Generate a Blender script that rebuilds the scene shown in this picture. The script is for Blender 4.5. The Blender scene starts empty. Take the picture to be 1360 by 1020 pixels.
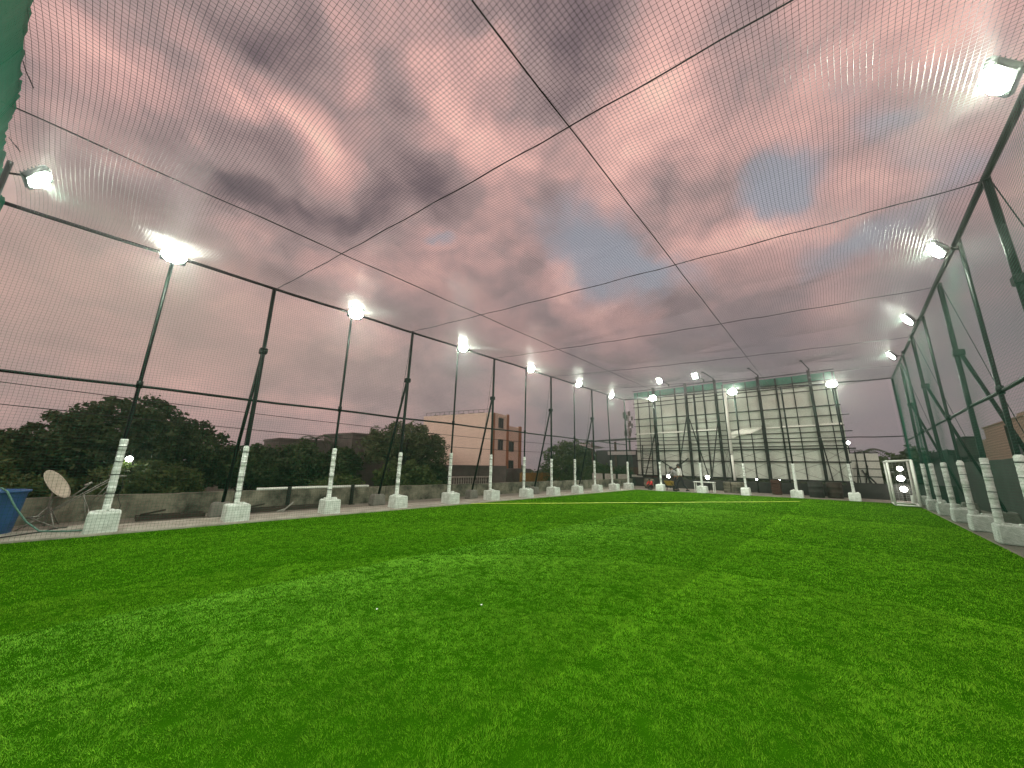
import bpy, bmesh, math, random
import numpy as np
from mathutils import Vector, Matrix
random.seed(7)
rng = np.random.default_rng(11)
scene = bpy.context.scene
COL = scene.collection
PI = math.pi

# ------------------------------------------------------------------ helpers
def tag(o, label=None, cat=None, group=None, kind=None):
    if label: o["label"] = label
    if cat: o["category"] = cat
    if group: o["group"] = group
    if kind: o["kind"] = kind
    return o

def empty(name, loc=(0, 0, 0), rz=0.0):
    o = bpy.data.objects.new(name, None)
    o.empty_display_size = 0.2
    COL.objects.link(o)
    o.location = loc
    o.rotation_euler = (0, 0, rz)
    return o

def copy_tree(o, parent=None):
    c = o.copy()
    COL.objects.link(c)
    if parent: c.parent = parent
    for ch in list(o.children):
        copy_tree(ch, c)
    return c

class MB:
    """collects shapes for ONE mesh"""
    def __init__(s):
        s.v = []; s.f = []
    def add(s, vs, fs):
        n = len(s.v)
        s.v += [tuple(v) for v in vs]
        s.f += [tuple(i + n for i in f) for f in fs]
        return s
    def box(s, x0, x1, y0, y1, z0, z1):
        vs = [(x0,y0,z0),(x1,y0,z0),(x1,y1,z0),(x0,y1,z0),(x0,y0,z1),(x1,y0,z1),(x1,y1,z1),(x0,y1,z1)]
        return s.add(vs, [(0,3,2,1),(4,5,6,7),(0,1,5,4),(1,2,6,5),(2,3,7,6),(3,0,4,7)])
    def bevbox(s, cx, cy, z0, sx, sy, sz, b=0.03, top=1.0):
        """rounded block; top = scale of the top face"""
        rings = []
        def ring(hx, hy, z, c):
            return [(cx-hx+c,cy-hy,z),(cx+hx-c,cy-hy,z),(cx+hx,cy-hy+c,z),(cx+hx,cy+hy-c,z),
                    (cx+hx-c,cy+hy,z),(cx-hx+c,cy+hy,z),(cx-hx,cy+hy-c,z),(cx-hx,cy-hy+c,z)]
        hx, hy = sx/2, sy/2
        rings.append(ring(hx-b*.5, hy-b*.5, z0, b))
        rings.append(ring(hx, hy, z0+b, b))
        rings.append(ring(hx*top, hy*top, z0+sz-b, b))
        rings.append(ring(hx*top-b, hy*top-b, z0+sz, b))
        vs = sum(rings, []); fs = []
        for k in range(3):
            for i in range(8):
                j = (i+1) % 8
                fs.append((k*8+i, k*8+j, k*8+8+j, k*8+8+i))
        fs.append(tuple(range(7, -1, -1))); fs.append(tuple(24+i for i in range(8)))
        return s.add(vs, fs)
    def tube(s, pts, r, n=8, cap=True):
        pts = [Vector(p) for p in pts]
        rs = r if isinstance(r, (list, tuple)) else [r]*len(pts)
        vs = []; fs = []
        prev = None
        for i, p in enumerate(pts):
            if i == 0: t = pts[1]-p
            elif i == len(pts)-1: t = p-pts[i-1]
            else: t = (pts[i+1]-pts[i-1])
            t.normalize()
            if prev is None:
                a = Vector((0,0,1)) if abs(t.z) < .9 else Vector((1,0,0))
                u = t.cross(a).normalized()
            else:
                u = (prev - t*prev.dot(t)).normalized()
            prev = u; w = t.cross(u)
            for k in range(n):
                an = 2*PI*k/n
                vs.append(p + (u*math.cos(an)+w*math.sin(an))*rs[i])
        for i in range(len(pts)-1):
            for k in range(n):
                j = (k+1) % n
                fs.append((i*n+k, i*n+j, (i+1)*n+j, (i+1)*n+k))
        if cap:
            fs.append(tuple(range(n-1, -1, -1)))
            fs.append(tuple((len(pts)-1)*n+k for k in range(n)))
        return s.add(vs, fs)
    def bar(s, p0, p1, w, h=None):
        """square section bar"""
        h = h or w
        p0 = Vector(p0); p1 = Vector(p1); t = (p1-p0).normalized()
        a = Vector((0,0,1)) if abs(t.z) < .9 else Vector((0,1,0))
        u = t.cross(a).normalized(); v = u.cross(t)
        vs = []
        for p in (p0, p1):
            for sx, sy in ((-1,-1),(1,-1),(1,1),(-1,1)):
                vs.append(p + u*(w/2*sx) + v*(h/2*sy))
        return s.add(vs, [(3,2,1,0),(4,5,6,7),(0,1,5,4),(1,2,6,5),(2,3,7,6),(3,0,4,7)])
    def lathe(s, prof, c=(0,0,0), n=16):
        vs = []; fs = []
        for r, z in prof:
            for k in range(n):
                a = 2*PI*k/n
                vs.append((c[0]+r*math.cos(a), c[1]+r*math.sin(a), c[2]+z))
        for i in range(len(prof)-1):
            for k in range(n):
                j = (k+1) % n
                fs.append((i*n+k, i*n+j, (i+1)*n+j, (i+1)*n+k))
        return s.add(vs, fs)
    def build(s, name, m, parent=None, smooth=False):
        me = bpy.data.meshes.new(name)
        me.from_pydata(s.v, [], s.f)
        me.update()
        if m: me.materials.append(m)
        if smooth:
            me.polygons.foreach_set("use_smooth", [True]*len(me.polygons))
        o = bpy.data.objects.new(name, me)
        COL.objects.link(o)
        if parent: o.parent = parent
        return o

def np_mesh(name, V, F, m, parent=None):
    """V (n,3) floats, F (k,3|4) ints -> fast mesh"""
    V = np.ascontiguousarray(V, np.float32); F = np.ascontiguousarray(F, np.int32)
    me = bpy.data.meshes.new(name)
    me.vertices.add(len(V)); me.vertices.foreach_set("co", V.ravel())
    k = F.shape[1]
    me.loops.add(F.size); me.loops.foreach_set("vertex_index", F.ravel())
    me.polygons.add(len(F))
    me.polygons.foreach_set("loop_start", np.arange(0, F.size, k, dtype=np.int32))
    me.update(calc_edges=True)
    me.materials.append(m)
    o = bpy.data.objects.new(name, me)
    COL.objects.link(o)
    if parent: o.parent = parent
    return o

# ------------------------------------------------------------------ materials
def mat(name, c, rough=.7, noise=None, metal=0.0, spec=.5, bump=0.0, bscale=40, trans=0.0):
    """noise=(scale, second colour, contrast[, detail])"""
    m = bpy.data.materials.new(name); m.use_nodes = True
    nt = m.node_tree; N = nt.nodes; L = nt.links
    b = N["Principled BSDF"]
    b.inputs["Base Color"].default_value = (*c, 1)
    b.inputs["Roughness"].default_value = rough
    b.inputs["Metallic"].default_value = metal
    b.inputs["Specular IOR Level"].default_value = spec
    tc = N.new("ShaderNodeTexCoord")
    if noise:
        sc, c2, con = noise[:3]
        n = N.new("ShaderNodeTexNoise"); n.inputs["Scale"].default_value = sc
        n.inputs["Detail"].default_value = 6; n.inputs["Roughness"].default_value = .65
        L.new(tc.outputs["Object"], n.inputs["Vector"])
        r = N.new("ShaderNodeMapRange"); r.inputs[1].default_value = .5-.5/con; r.inputs[2].default_value = .5+.5/con
        L.new(n.outputs[0], r.inputs[0])
        mx = N.new("ShaderNodeMix"); mx.data_type = "RGBA"
        mx.inputs[6].default_value = (*c, 1); mx.inputs[7].default_value = (*c2, 1)
        L.new(r.outputs[0], mx.inputs[0]); L.new(mx.outputs[2], b.inputs["Base Color"])
    if bump:
        n2 = N.new("ShaderNodeTexNoise"); n2.inputs["Scale"].default_value = bscale; n2.inputs["Detail"].default_value = 5
        L.new(tc.outputs["Object"], n2.inputs["Vector"])
        bp = N.new("ShaderNodeBump"); bp.inputs["Strength"].default_value = bump; bp.inputs["Distance"].default_value = .02
        L.new(n2.outputs[0], bp.inputs["Height"]); L.new(bp.outputs[0], b.inputs["Normal"])
    return m

def emit(name, c, s):
    m = bpy.data.materials.new(name); m.use_nodes = True
    nt = m.node_tree; nt.nodes.clear()
    e = nt.nodes.new("ShaderNodeEmission"); e.inputs[0].default_value = (*c, 1); e.inputs[1].default_value = s
    o = nt.nodes.new("ShaderNodeOutputMaterial"); nt.links.new(e.outputs[0], o.inputs[0])
    return m

def leafmat(name, c, c2):
    m = bpy.data.materials.new(name); m.use_nodes = True
    nt = m.node_tree; N = nt.nodes; L = nt.links
    b = N["Principled BSDF"]; b.inputs["Roughness"].default_value = .6
    g = N.new("ShaderNodeNewGeometry"); mx = N.new("ShaderNodeMix"); mx.data_type = "RGBA"
    mx.inputs[6].default_value = (*c, 1); mx.inputs[7].default_value = (*c2, 1)
    L.new(g.outputs["Random Per Island"], mx.inputs[0]); L.new(mx.outputs[2], b.inputs["Base Color"])
    t = N.new("ShaderNodeBsdfTranslucent"); L.new(mx.outputs[2], t.inputs[0])
    a = N.new("ShaderNodeMixShader"); a.inputs[0].default_value = .25
    L.new(b.outputs[0], a.inputs[1]); L.new(t.outputs[0], a.inputs[2])
    L.new(a.outputs[0], N["Material Output"].inputs[0])
    return m

M = {}
M["pole"] = mat("dark_green_paint", (.003,.006,.005), .38, (9,(.006,.009,.007),2.0), spec=.12)
M["rail"] = mat("rail_paint", (.003,.004,.004), .45, (6,(.007,.008,.007),2.0), spec=.2)
M["pad"] = mat("white_foam_sleeve", (.82,.86,.82), .8, (9,(.56,.61,.56),2.4), bump=.5, bscale=30)
M["strap"] = mat("black_band", (.012,.014,.013), .6)
M["block"] = mat("whitewashed_concrete", (.80,.85,.81), .85, (6,(.44,.48,.43),2.4), bump=.6, bscale=18)
M["greyblock"] = mat("raw_concrete", (.20,.19,.165), .9, (8,(.11,.105,.09),2.2), bump=.6, bscale=25)
M["net"] = mat("green_net_cord", (.0015,.095,.052), .6, None, spec=.15)
M["roofnet"] = mat("dark_net_cord", (.004,.016,.011), .42, None, spec=.6)
M["cable"] = mat("cable", (.008,.009,.009), .6)
M["deck"] = mat("deck_concrete", (.23,.20,.165), .9, (1.6,(.12,.105,.085),2.2), bump=.4, bscale=14)
M["strip"] = mat("pale_kerb_concrete", (.46,.43,.37), .9, (2.2,(.20,.185,.15),2.0), bump=.4, bscale=20)
M["parapet"] = mat("stained_parapet", (.21,.195,.145), .95, (2.2,(.03,.03,.02),3.4), bump=.7, bscale=12)
M["housing"] = mat("lamp_housing", (.05,.055,.055), .4, None, metal=.6)
M["lens"] = emit("lit_floodlight_lens", (.90,1.0,.84), 740)
M["bulb"] = emit("lit_bulb", (1,.97,.9), 40)
M["darkwall"] = mat("dark_wall", (.035,.036,.030), .9, (2.0,(.012,.013,.011),2.4), bump=.5, bscale=9)
M["shadecloth"] = None
M["blue"] = mat("blue_plastic", (.02,.10,.27), .45, (5,(.015,.06,.17),2.0), bump=.2, bscale=60)
M["hose"] = mat("green_hose", (.10,.22,.18), .5)
M["dish"] = mat("dish_paint", (.58,.52,.43), .6, (7,(.36,.31,.24),2.2))
M["galv"] = mat("galvanised_steel", (.30,.29,.26), .45, (12,(.18,.17,.15),2), metal=.4)
M["rust"] = mat("rusty_steel", (.05,.035,.022), .85, (8,(.02,.015,.012),2))
M["whitepaint"] = mat("white_paint", (.72,.75,.70), .5, (8,(.55,.58,.52),1.6))
M["line"] = mat("yellow_line", (.62,.70,.06), .7, (30,(.40,.50,.04),1.8))
M["hoard"] = mat("hoarding_back_sheet", (.66,.70,.61), .7, (.7,(.48,.53,.45),2.2), bump=.15, bscale=3)
M["hoardgreen"] = mat("green_banner_strip", (.05,.26,.17), .7, (2,(.03,.17,.11),2))
M["steel"] = mat("black_steel", (.008,.010,.008), .65, (5,(.018,.02,.015),2), spec=.25)
M["batten"] = mat("white_batten", (.82,.84,.76), .6)
M["bark"] = mat("bark", (.05,.04,.03), .9, (6,(.025,.02,.015),2))
M["leafA"] = leafmat("leaf_dark", (.028,.062,.014), (.06,.11,.024))
M["leafB"] = leafmat("leaf_mid", (.045,.09,.018), (.095,.15,.034))
M["leafC"] = leafmat("leaf_olive", (.07,.10,.035), (.12,.15,.06))
M["beige"] = mat("peach_plaster", (.84,.71,.58), .9, (.45,(.72,.59,.47),2.0))
M["orange"] = mat("orange_band", (.38,.17,.075), .85, (1.5,(.30,.13,.06),2))
M["dglass"] = mat("dark_glass", (.012,.014,.014), .15)
M["greyplaster"] = mat("grey_plaster", (.16,.145,.13), .9, (1.2,(.08,.075,.065),2))
M["whitewall"] = mat("white_wall", (.6,.6,.52), .8, (3,(.35,.35,.3),2))
M["ochre"] = mat("ochre_wall", (.32,.18,.035), .9, (1.2,(.20,.11,.02),2))
M["brick"] = None
M["shed"] = mat("shed_brown", (.12,.075,.05), .9, (1.5,(.06,.04,.03),2))
M["tin"] = mat("tin_roof", (.03,.03,.03), .6, (2,(.06,.06,.06),2))
M["tinwhite"] = mat("pale_tin", (.45,.45,.43), .6)
M["red"] = mat("red_cloth", (.45,.02,.02), .8)
M["skin"] = mat("skin", (.16,.085,.05), .6)
M["shirt"] = mat("white_shirt", (.72,.72,.70), .8)
M["greyshirt"] = mat("grey_shirt", (.22,.22,.22), .8)
M["trouser"] = mat("dark_trousers", (.012,.012,.015), .8)
M["hair"] = mat("black_hair", (.006,.006,.006), .6)
M["yellowpaint"] = mat("yellow_paint", (.34,.24,.02), .6, (6,(.2,.13,.02),2))
M["soil"] = mat("terrain_soil", (.055,.06,.03), .95, (.15,(.03,.035,.018),2))
M["paper"] = mat("paper", (.75,.75,.7), .8)
M["redbrick"] = mat("red_brick", (.08,.035,.022), .9, (10,(.04,.02,.015),2))

def wave_mat(name, c, c2, scale, axis="Z"):
    m = bpy.data.materials.new(name); m.use_nodes = True
    nt = m.node_tree; N = nt.nodes; L = nt.links; b = N["Principled BSDF"]
    b.inputs["Roughness"].default_value = .9
    tc = N.new("ShaderNodeTexCoord"); w = N.new("ShaderNodeTexWave")
    w.bands_direction = axis; w.inputs["Scale"].default_value = scale; w.inputs["Distortion"].default_value = 1.0
    w.inputs["Detail"].default_value = 3
    L.new(tc.outputs["Object"], w.inputs["Vector"])
    mx = N.new("ShaderNodeMix"); mx.data_type = "RGBA"
    mx.inputs[6].default_value = (*c, 1); mx.inputs[7].default_value = (*c2, 1)
    L.new(w.outputs["Fac"], mx.inputs[0]); L.new(mx.outputs[2], b.inputs["Base Color"])
    return m
M["brick"] = wave_mat("coursed_brick", (.78,.68,.52), (.62,.53,.38), 1.6)

def shade_mat():
    m = bpy.data.materials.new("green_shade_cloth"); m.use_nodes = True
    nt = m.node_tree; N = nt.nodes; L = nt.links; b = N["Principled BSDF"]
    tc = N.new("ShaderNodeTexCoord")
    w1 = N.new("ShaderNodeTexWave"); w1.bands_direction = "X"; w1.inputs["Scale"].default_value = 14
    w2 = N.new("ShaderNodeTexWave"); w2.bands_direction = "Z"; w2.inputs["Scale"].default_value = 14
    for w in (w1, w2): L.new(tc.outputs["Object"], w.inputs["Vector"])
    mu = N.new("ShaderNodeMath"); mu.operation = "MULTIPLY"
    L.new(w1.outputs["Fac"], mu.inputs[0]); L.new(w2.outputs["Fac"], mu.inputs[1])
    mr = N.new("ShaderNodeMapRange"); mr.inputs[1].default_value = .35; mr.inputs[2].default_value = .75
    mr.inputs[3].default_value = 0; mr.inputs[4].default_value = .35
    L.new(mu.outputs[0], mr.inputs[0])
    b.inputs["Base Color"].default_value = (.004,.12,.062,1); b.inputs["Roughness"].default_value = .8; b.inputs["Specular IOR Level"].default_value = .08
    t = N.new("ShaderNodeBsdfTranslucent"); t.inputs[0].default_value = (.008,.20,.11,1)
    a = N.new("ShaderNodeMixShader"); a.inputs[0].default_value = .5
    L.new(b.outputs[0], a.inputs[1]); L.new(t.outputs[0], a.inputs[2])
    tr = N.new("ShaderNodeBsdfTransparent")
    a2 = N.new("ShaderNodeMixShader"); L.new(mr.outputs[0], a2.inputs[0])
    L.new(a.outputs[0], a2.inputs[1]); L.new(tr.outputs[0], a2.inputs[2])
    L.new(a2.outputs[0], N["Material Output"].inputs[0])
    return m
M["shadecloth"] = shade_mat()

# ------------------------------------------------------------------ camera
F_PX = 468.4; YAW, PITCH, ROLL = -0.752, 0.225, 0.020
cy, sy = math.cos(YAW), math.sin(YAW); cp, sp = math.cos(PITCH), math.sin(PITCH)
fwd = Vector((sy*cp, cy*cp, sp)); rgt = Vector((cy, -sy, 0)); upv = rgt.cross(fwd)
r2 = rgt*math.cos(ROLL) + upv*math.sin(ROLL); u2 = -rgt*math.sin(ROLL) + upv*math.cos(ROLL)
cam = bpy.data.cameras.new("camera"); camo = bpy.data.objects.new("camera", cam); COL.objects.link(camo)
mw = Matrix((r2, u2, -fwd)).transposed().to_4x4(); mw.translation = (0, 0, 1.5)
camo.matrix_world = mw
cam.sensor_width = 36; cam.lens = 36*F_PX/1360; cam.clip_start = .05; cam.clip_end = 3000
scene.camera = camo
TONE=[
  ((-0.321,0.472,0.821),(5.882,-1.401,3.102),(1.610,10.427,-5.359),-0.42),
  ((-0.333,0.377,0.864),(4.016,3.423,0.055),(-9.691,10.704,-8.409),-0.18),
  ((-0.638,0.356,0.683),(0.746,5.435,-2.135),(-10.379,0.157,-9.790),-0.26),
  ((-0.762,0.261,0.593),(0.860,2.518,-0.002),(-8.472,6.315,-13.674),-0.22),
  ((-0.623,0.121,0.773),(-0.699,5.278,-1.385),(-13.072,0.405,-10.587),-0.25),
  ((-0.758,-0.040,0.651),(-1.989,8.922,-1.762),(-16.013,-4.929,-18.954),-0.12),
  ((-0.833,0.077,0.549),(0.471,4.909,0.022),(-10.901,6.156,-17.413),-0.30),
  ((-0.904,-0.011,0.428),(0.012,4.429,0.144),(-7.729,3.345,-16.252),-0.24),
  ((-0.243,0.737,0.630),(9.009,1.408,1.822),(-2.050,10.744,-13.355),-0.15),
  ((-0.092,0.920,0.382),(3.274,0.338,-0.022),(-2.184,6.231,-15.526),-0.12),
  ((-0.569,0.265,0.778),(0.343,12.436,-3.985),(-15.971,2.368,-12.484),-0.15),
  ((-0.880,-0.122,0.458),(-0.777,7.415,0.480),(-13.816,7.126,-24.657),-0.20),
  ((-0.645,0.030,0.763),(-1.577,12.430,-1.817),(-10.737,2.610,-9.176),-0.12),
  ((-0.236,0.492,0.838),(10.158,5.588,-0.419),(-9.055,10.018,-8.433),-0.10),
  ((-0.447,0.411,0.794),(10.746,10.824,0.449),(-14.066,15.649,-16.029),-0.10),
  ((-0.796,-0.034,0.604),(-1.714,8.424,-1.781),(-14.060,-6.355,-18.877),0.24),
  ((-0.753,0.052,0.656),(-6.703,18.687,-9.168),(-11.438,-14.549,-11.997),0.30),
  ((-0.720,0.141,0.680),(-2.270,14.726,-5.454),(-14.800,-5.819,-14.458),0.34),
  ((-0.768,-0.126,0.628),(-2.700,10.942,-1.115),(-17.673,-1.935,-22.019),0.16),
  ((-0.611,0.197,0.767),(-2.438,16.385,-6.145),(-19.382,-2.895,-14.693),0.26),
  ((-0.629,0.268,0.730),(1.044,9.991,-2.775),(-12.169,2.314,-11.329),0.10),
  ((-0.522,0.379,0.764),(5.079,6.168,0.404),(-6.432,7.174,-7.952),0.32),
  ((-0.463,0.504,0.729),(5.627,5.001,0.114),(-6.609,7.405,-9.307),0.29),
  ((-0.407,0.370,0.835),(7.634,7.689,0.319),(-12.628,13.988,-12.346),0.10),
  ((-0.152,0.573,0.805),(5.000,-0.094,1.011),(-1.963,6.718,-5.155),0.16),
  ((-0.284,0.605,0.744),(7.367,-0.050,2.849),(0.145,10.146,-8.198),0.12),
  ((-0.082,0.686,0.723),(5.271,0.208,0.397),(-3.208,7.046,-7.055),0.12),
  ((0.026,0.787,0.616),(7.322,-0.281,0.045),(-4.770,10.203,-12.827),0.08),
  ((0.145,0.696,0.703),(8.688,-0.484,-1.315),(-14.052,15.529,-12.481),0.13),
  ((0.247,0.745,0.620),(17.105,-3.183,-2.993),(-8.316,9.200,-7.745),0.06),
  ((-0.543,0.692,0.476),(2.828,3.507,-1.877),(-6.108,0.761,-8.071),0.13),
  ((-0.629,0.491,0.603),(4.803,5.713,0.360),(-5.110,5.809,-10.054),0.14),
  ((-0.081,0.853,0.515),(5.858,0.152,0.672),(-0.880,11.297,-18.846),0.26),
  ((0.074,0.840,0.538),(21.880,-0.747,-1.833),(-14.018,20.498,-30.085),0.16),
  ((-0.181,0.714,0.676),(6.508,0.022,1.716),(-0.283,15.611,-16.560),0.12),
  ((-0.189,0.849,0.494),(6.744,1.856,-0.615),(-4.698,5.394,-11.068),0.11),
  ((-0.852,0.225,0.472),(1.415,5.834,-0.230),(-8.964,4.064,-18.143),0.10),
  ((-0.485,0.277,0.830),(-0.742,15.941,-5.759),(-21.833,3.026,-13.767),0.12),
]
HOLES=[
  ((-0.421,0.726,0.544),(2.406,3.333,-2.592),(-5.352,0.394,-4.668),1.00),
  ((-0.023,0.817,0.576),(9.622,-0.635,1.283),(-0.212,7.973,-11.316),0.95),
  ((0.053,0.900,0.433),(8.578,-0.783,0.570),(0.762,7.206,-15.080),0.70),
  ((-0.259,0.845,0.469),(9.173,3.204,-0.713),(-7.333,8.480,-19.317),0.50),
  ((-0.677,0.458,0.576),(10.436,14.074,1.083),(-15.586,17.771,-32.477),0.60),
  ((0.135,0.788,0.601),(17.280,-2.931,-0.036),(-5.605,15.009,-18.399),0.50),
  ((0.183,0.851,0.493),(15.226,-1.843,-2.485),(-6.038,6.794,-9.481),0.45),
  ((0.123,0.743,0.658),(20.757,-4.249,0.910),(-5.244,19.507,-21.065),0.35),
]
GREYS=[
  ((-0.061,0.970,0.236),(1.792,0.167,-0.223),(-0.829,1.024,-4.414),0.80),
  ((0.183,0.946,0.267),(7.599,-1.113,-1.275),(-0.783,0.925,-2.746),0.70),
  ((-0.701,0.654,0.283),(1.122,1.371,-0.390),(-1.659,0.129,-4.404),0.35),
  ((-0.303,0.946,0.116),(1.085,0.362,-0.125),(-0.765,0.661,-7.388),0.50),
]
BEIGES=[
  ((-0.967,-0.131,0.218),(-0.338,3.065,0.339),(-1.189,0.365,-5.058),1.00),
  ((-0.925,0.279,0.258),(0.622,2.272,-0.224),(-1.683,-0.289,-5.731),0.60),
  ((-0.916,-0.155,0.369),(-0.891,6.775,0.640),(-3.611,1.852,-8.191),0.35),
]
# ------------------------------------------------------------------ sky
def build_sky():
    w = bpy.data.worlds.new("World"); scene.world = w; w.use_nodes = True
    nt = w.node_tree; N = nt.nodes; L = nt.links; N.clear()
    def math_(op, a, b=None, c=None):
        n = N.new("ShaderNodeMath"); n.operation = op
        for i, x in enumerate((a, b, c)):
            if x is None: continue
            if isinstance(x, (int, float)): n.inputs[i].default_value = x
            else: L.new(x, n.inputs[i])
        return n.outputs[0]
    def vm(op, a, b=None, sc=None):
        n = N.new("ShaderNodeVectorMath"); n.operation = op
        for i, x in enumerate((a, b)):
            if x is None: continue
            if isinstance(x, tuple): n.inputs[i].default_value = x
            else: L.new(x, n.inputs[i])
        if sc is not None: n.inputs["Scale"].default_value = sc
        return n.outputs["Value"] if op == "DOT_PRODUCT" else n.outputs[0]
    tc = N.new("ShaderNodeTexCoord"); D = tc.outputs["Generated"]
    sep = N.new("ShaderNodeSeparateXYZ"); L.new(D, sep.inputs[0])
    z = math_("ADD", math_("MAXIMUM", sep.outputs[2], 0.0), .28)
    cmb = N.new("ShaderNodeCombineXYZ")
    L.new(math_("DIVIDE", sep.outputs[0], z), cmb.inputs[0]); L.new(math_("DIVIDE", sep.outputs[1], z), cmb.inputs[1])
    P = cmb.outputs[0]                                   # point on a flat cloud deck
    def noise(v, sc, det, rough=.55, dist=0.0, col=False):
        n = N.new("ShaderNodeTexNoise"); n.inputs["Scale"].default_value = sc; n.inputs["Detail"].default_value = det
        n.inputs["Roughness"].default_value = rough; n.inputs["Distortion"].default_value = dist
        L.new(v, n.inputs["Vector"]); return n.outputs["Color" if col else "Fac"]
    wn = vm("SUBTRACT", noise(P, 1.7, 4, .6, 0, True), (.5,.5,.5))
    wn2 = vm("SUBTRACT", noise(D, 6.5, 4, .55, 0, True), (.5,.5,.5))
    DW = vm("ADD", vm("ADD", D, vm("SCALE", wn, None, WARP1)), vm("SCALE", wn2, None, WARP2))
    PW = vm("ADD", P, vm("SCALE", wn, None, .8))
    mp = N.new("ShaderNodeMapping"); mp.inputs["Rotation"].default_value = (0, 0, math.radians(25))
    mp.inputs["Scale"].default_value = (1.0, .62, 1); L.new(PW, mp.inputs[0])
    fb = noise(mp.outputs[0], 2.2, 9, .52)
    fb2 = noise(D, 9.0, 6, .55)
    T = math_("ADD", math_("MULTIPLY_ADD", math_("SUBTRACT", fb, .5), FB1, BASE_T), math_("MULTIPLY", math_("SUBTRACT", fb2, .5), FB2))
    def accum(T, lst, scale=1.0):
        for c, U, V, wt in lst:
            a0 = sum(i*j for i, j in zip(c, U)); b0 = sum(i*j for i, j in zip(c, V))
            a = math_("SUBTRACT", vm("DOT_PRODUCT", DW, U), a0)
            b = math_("SUBTRACT", vm("DOT_PRODUCT", DW, V), b0)
            r = math_("MULTIPLY_ADD", a, a, math_("MULTIPLY", b, b))
            T = math_("MULTIPLY_ADD", math_("POWER", .30, r), wt*scale, T)
        return T
    DV = vm('ADD', vm('MULTIPLY', D, (1.0,1.0,1.5)), vm('SCALE', wn2, None, .10))
    fb3 = noise(DV, 4.6, 9, .56, .25)
    T = math_('MULTIPLY_ADD', math_('SUBTRACT', fb3, .5), FB3, T)
    vo = N.new("ShaderNodeTexVoronoi"); vo.feature = "F1"; vo.inputs["Scale"].default_value = 5.0
    vo.inputs["Detail"].default_value = 2.0; vo.inputs["Roughness"].default_value = .45; vo.normalize = True
    L.new(vm("ADD", DV, vm("SCALE", wn, None, .22)), vo.inputs["Vector"])
    T = math_('MULTIPLY_ADD', math_('SUBTRACT', .42, vo.outputs["Distance"]), PUFF, T)
    T = accum(T, TONE, TONE_K)
    ramp = N.new("ShaderNodeValToRGB"); cr = ramp.color_ramp
    stops = RAMP
    stops = [(s/1.12, c) for s, c in RAMP]; cr.elements[0].position = stops[0][0]; cr.elements[0].color = (*stops[0][1], 1)
    cr.elements[1].position = stops[-1][0]; cr.elements[1].color = (*stops[-1][1], 1)
    for p, c in stops[1:-1]:
        e = cr.elements.new(p); e.color = (*c, 1)
    L.new(math_('MULTIPLY', T, 1/1.12), ramp.inputs[0])
    def mix(f, a, b):
        n = N.new("ShaderNodeMix"); n.data_type = "RGBA"; n.clamp_factor = True
        L.new(f, n.inputs[0])
        for i, x in ((6, a), (7, b)):
            if isinstance(x, tuple): n.inputs[i].default_value = (*x, 1)
            else: L.new(x, n.inputs[i])
        return n.outputs[2]
    # grey murk low over the far end
    G = N.new("ShaderNodeValue"); G.outputs[0].default_value = 0
    g = accum(G.outputs[0], GREYS)
    lo = N.new('ShaderNodeMapRange'); lo.interpolation_type = 'SMOOTHSTEP'; lo.inputs[1].default_value = .16; lo.inputs[2].default_value = 0; L.new(sep.outputs[2], lo.inputs[0])
    g = math_('MULTIPLY_ADD', lo.outputs[0], .6, g)
    col = mix(math_("MULTIPLY", math_("MINIMUM", g, 1.0), .85), ramp.outputs[0], GREY_C)
    Bv = N.new('ShaderNodeValue'); Bv.outputs[0].default_value = 0
    bb = accum(Bv.outputs[0], BEIGES)
    col = mix(math_('MULTIPLY', math_('MINIMUM', bb, 1.0), .7), col, BEIGE_C)
    # blue gaps between the clouds
    H = N.new("ShaderNodeValue"); H.outputs[0].default_value = 0
    h = accum(H.outputs[0], HOLES)
    hm = N.new("ShaderNodeMapRange"); hm.interpolation_type = "SMOOTHSTEP"
    hm.inputs[1].default_value = .20; hm.inputs[2].default_value = .85; hm.inputs[4].default_value = .9
    L.new(math_("MULTIPLY_ADD", math_("SUBTRACT", fb2, .5), .55, h), hm.inputs[0])
    sky = N.new("ShaderNodeTexSky"); sky.sky_type = "NISHITA"; sky.sun_disc = False
    sky.sun_elevation = math.radians(SUN_EL); sky.sun_rotation = math.radians(SUN_ROT)
    gap = N.new("ShaderNodeMix"); gap.data_type = "RGBA"; gap.blend_type = "ADD"; gap.inputs[0].default_value = .02
    gap.inputs[6].default_value = (*HOLE_C, 1); L.new(sky.outputs[0], gap.inputs[7])
    col = mix(hm.outputs[0], col, gap.outputs[2])
    bg = N.new("ShaderNodeBackground"); L.new(col, bg.inputs[0]); bg.inputs[1].default_value = SKY_S
    out = N.new("ShaderNodeOutputWorld"); L.new(bg.outputs[0], out.inputs[0])

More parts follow.
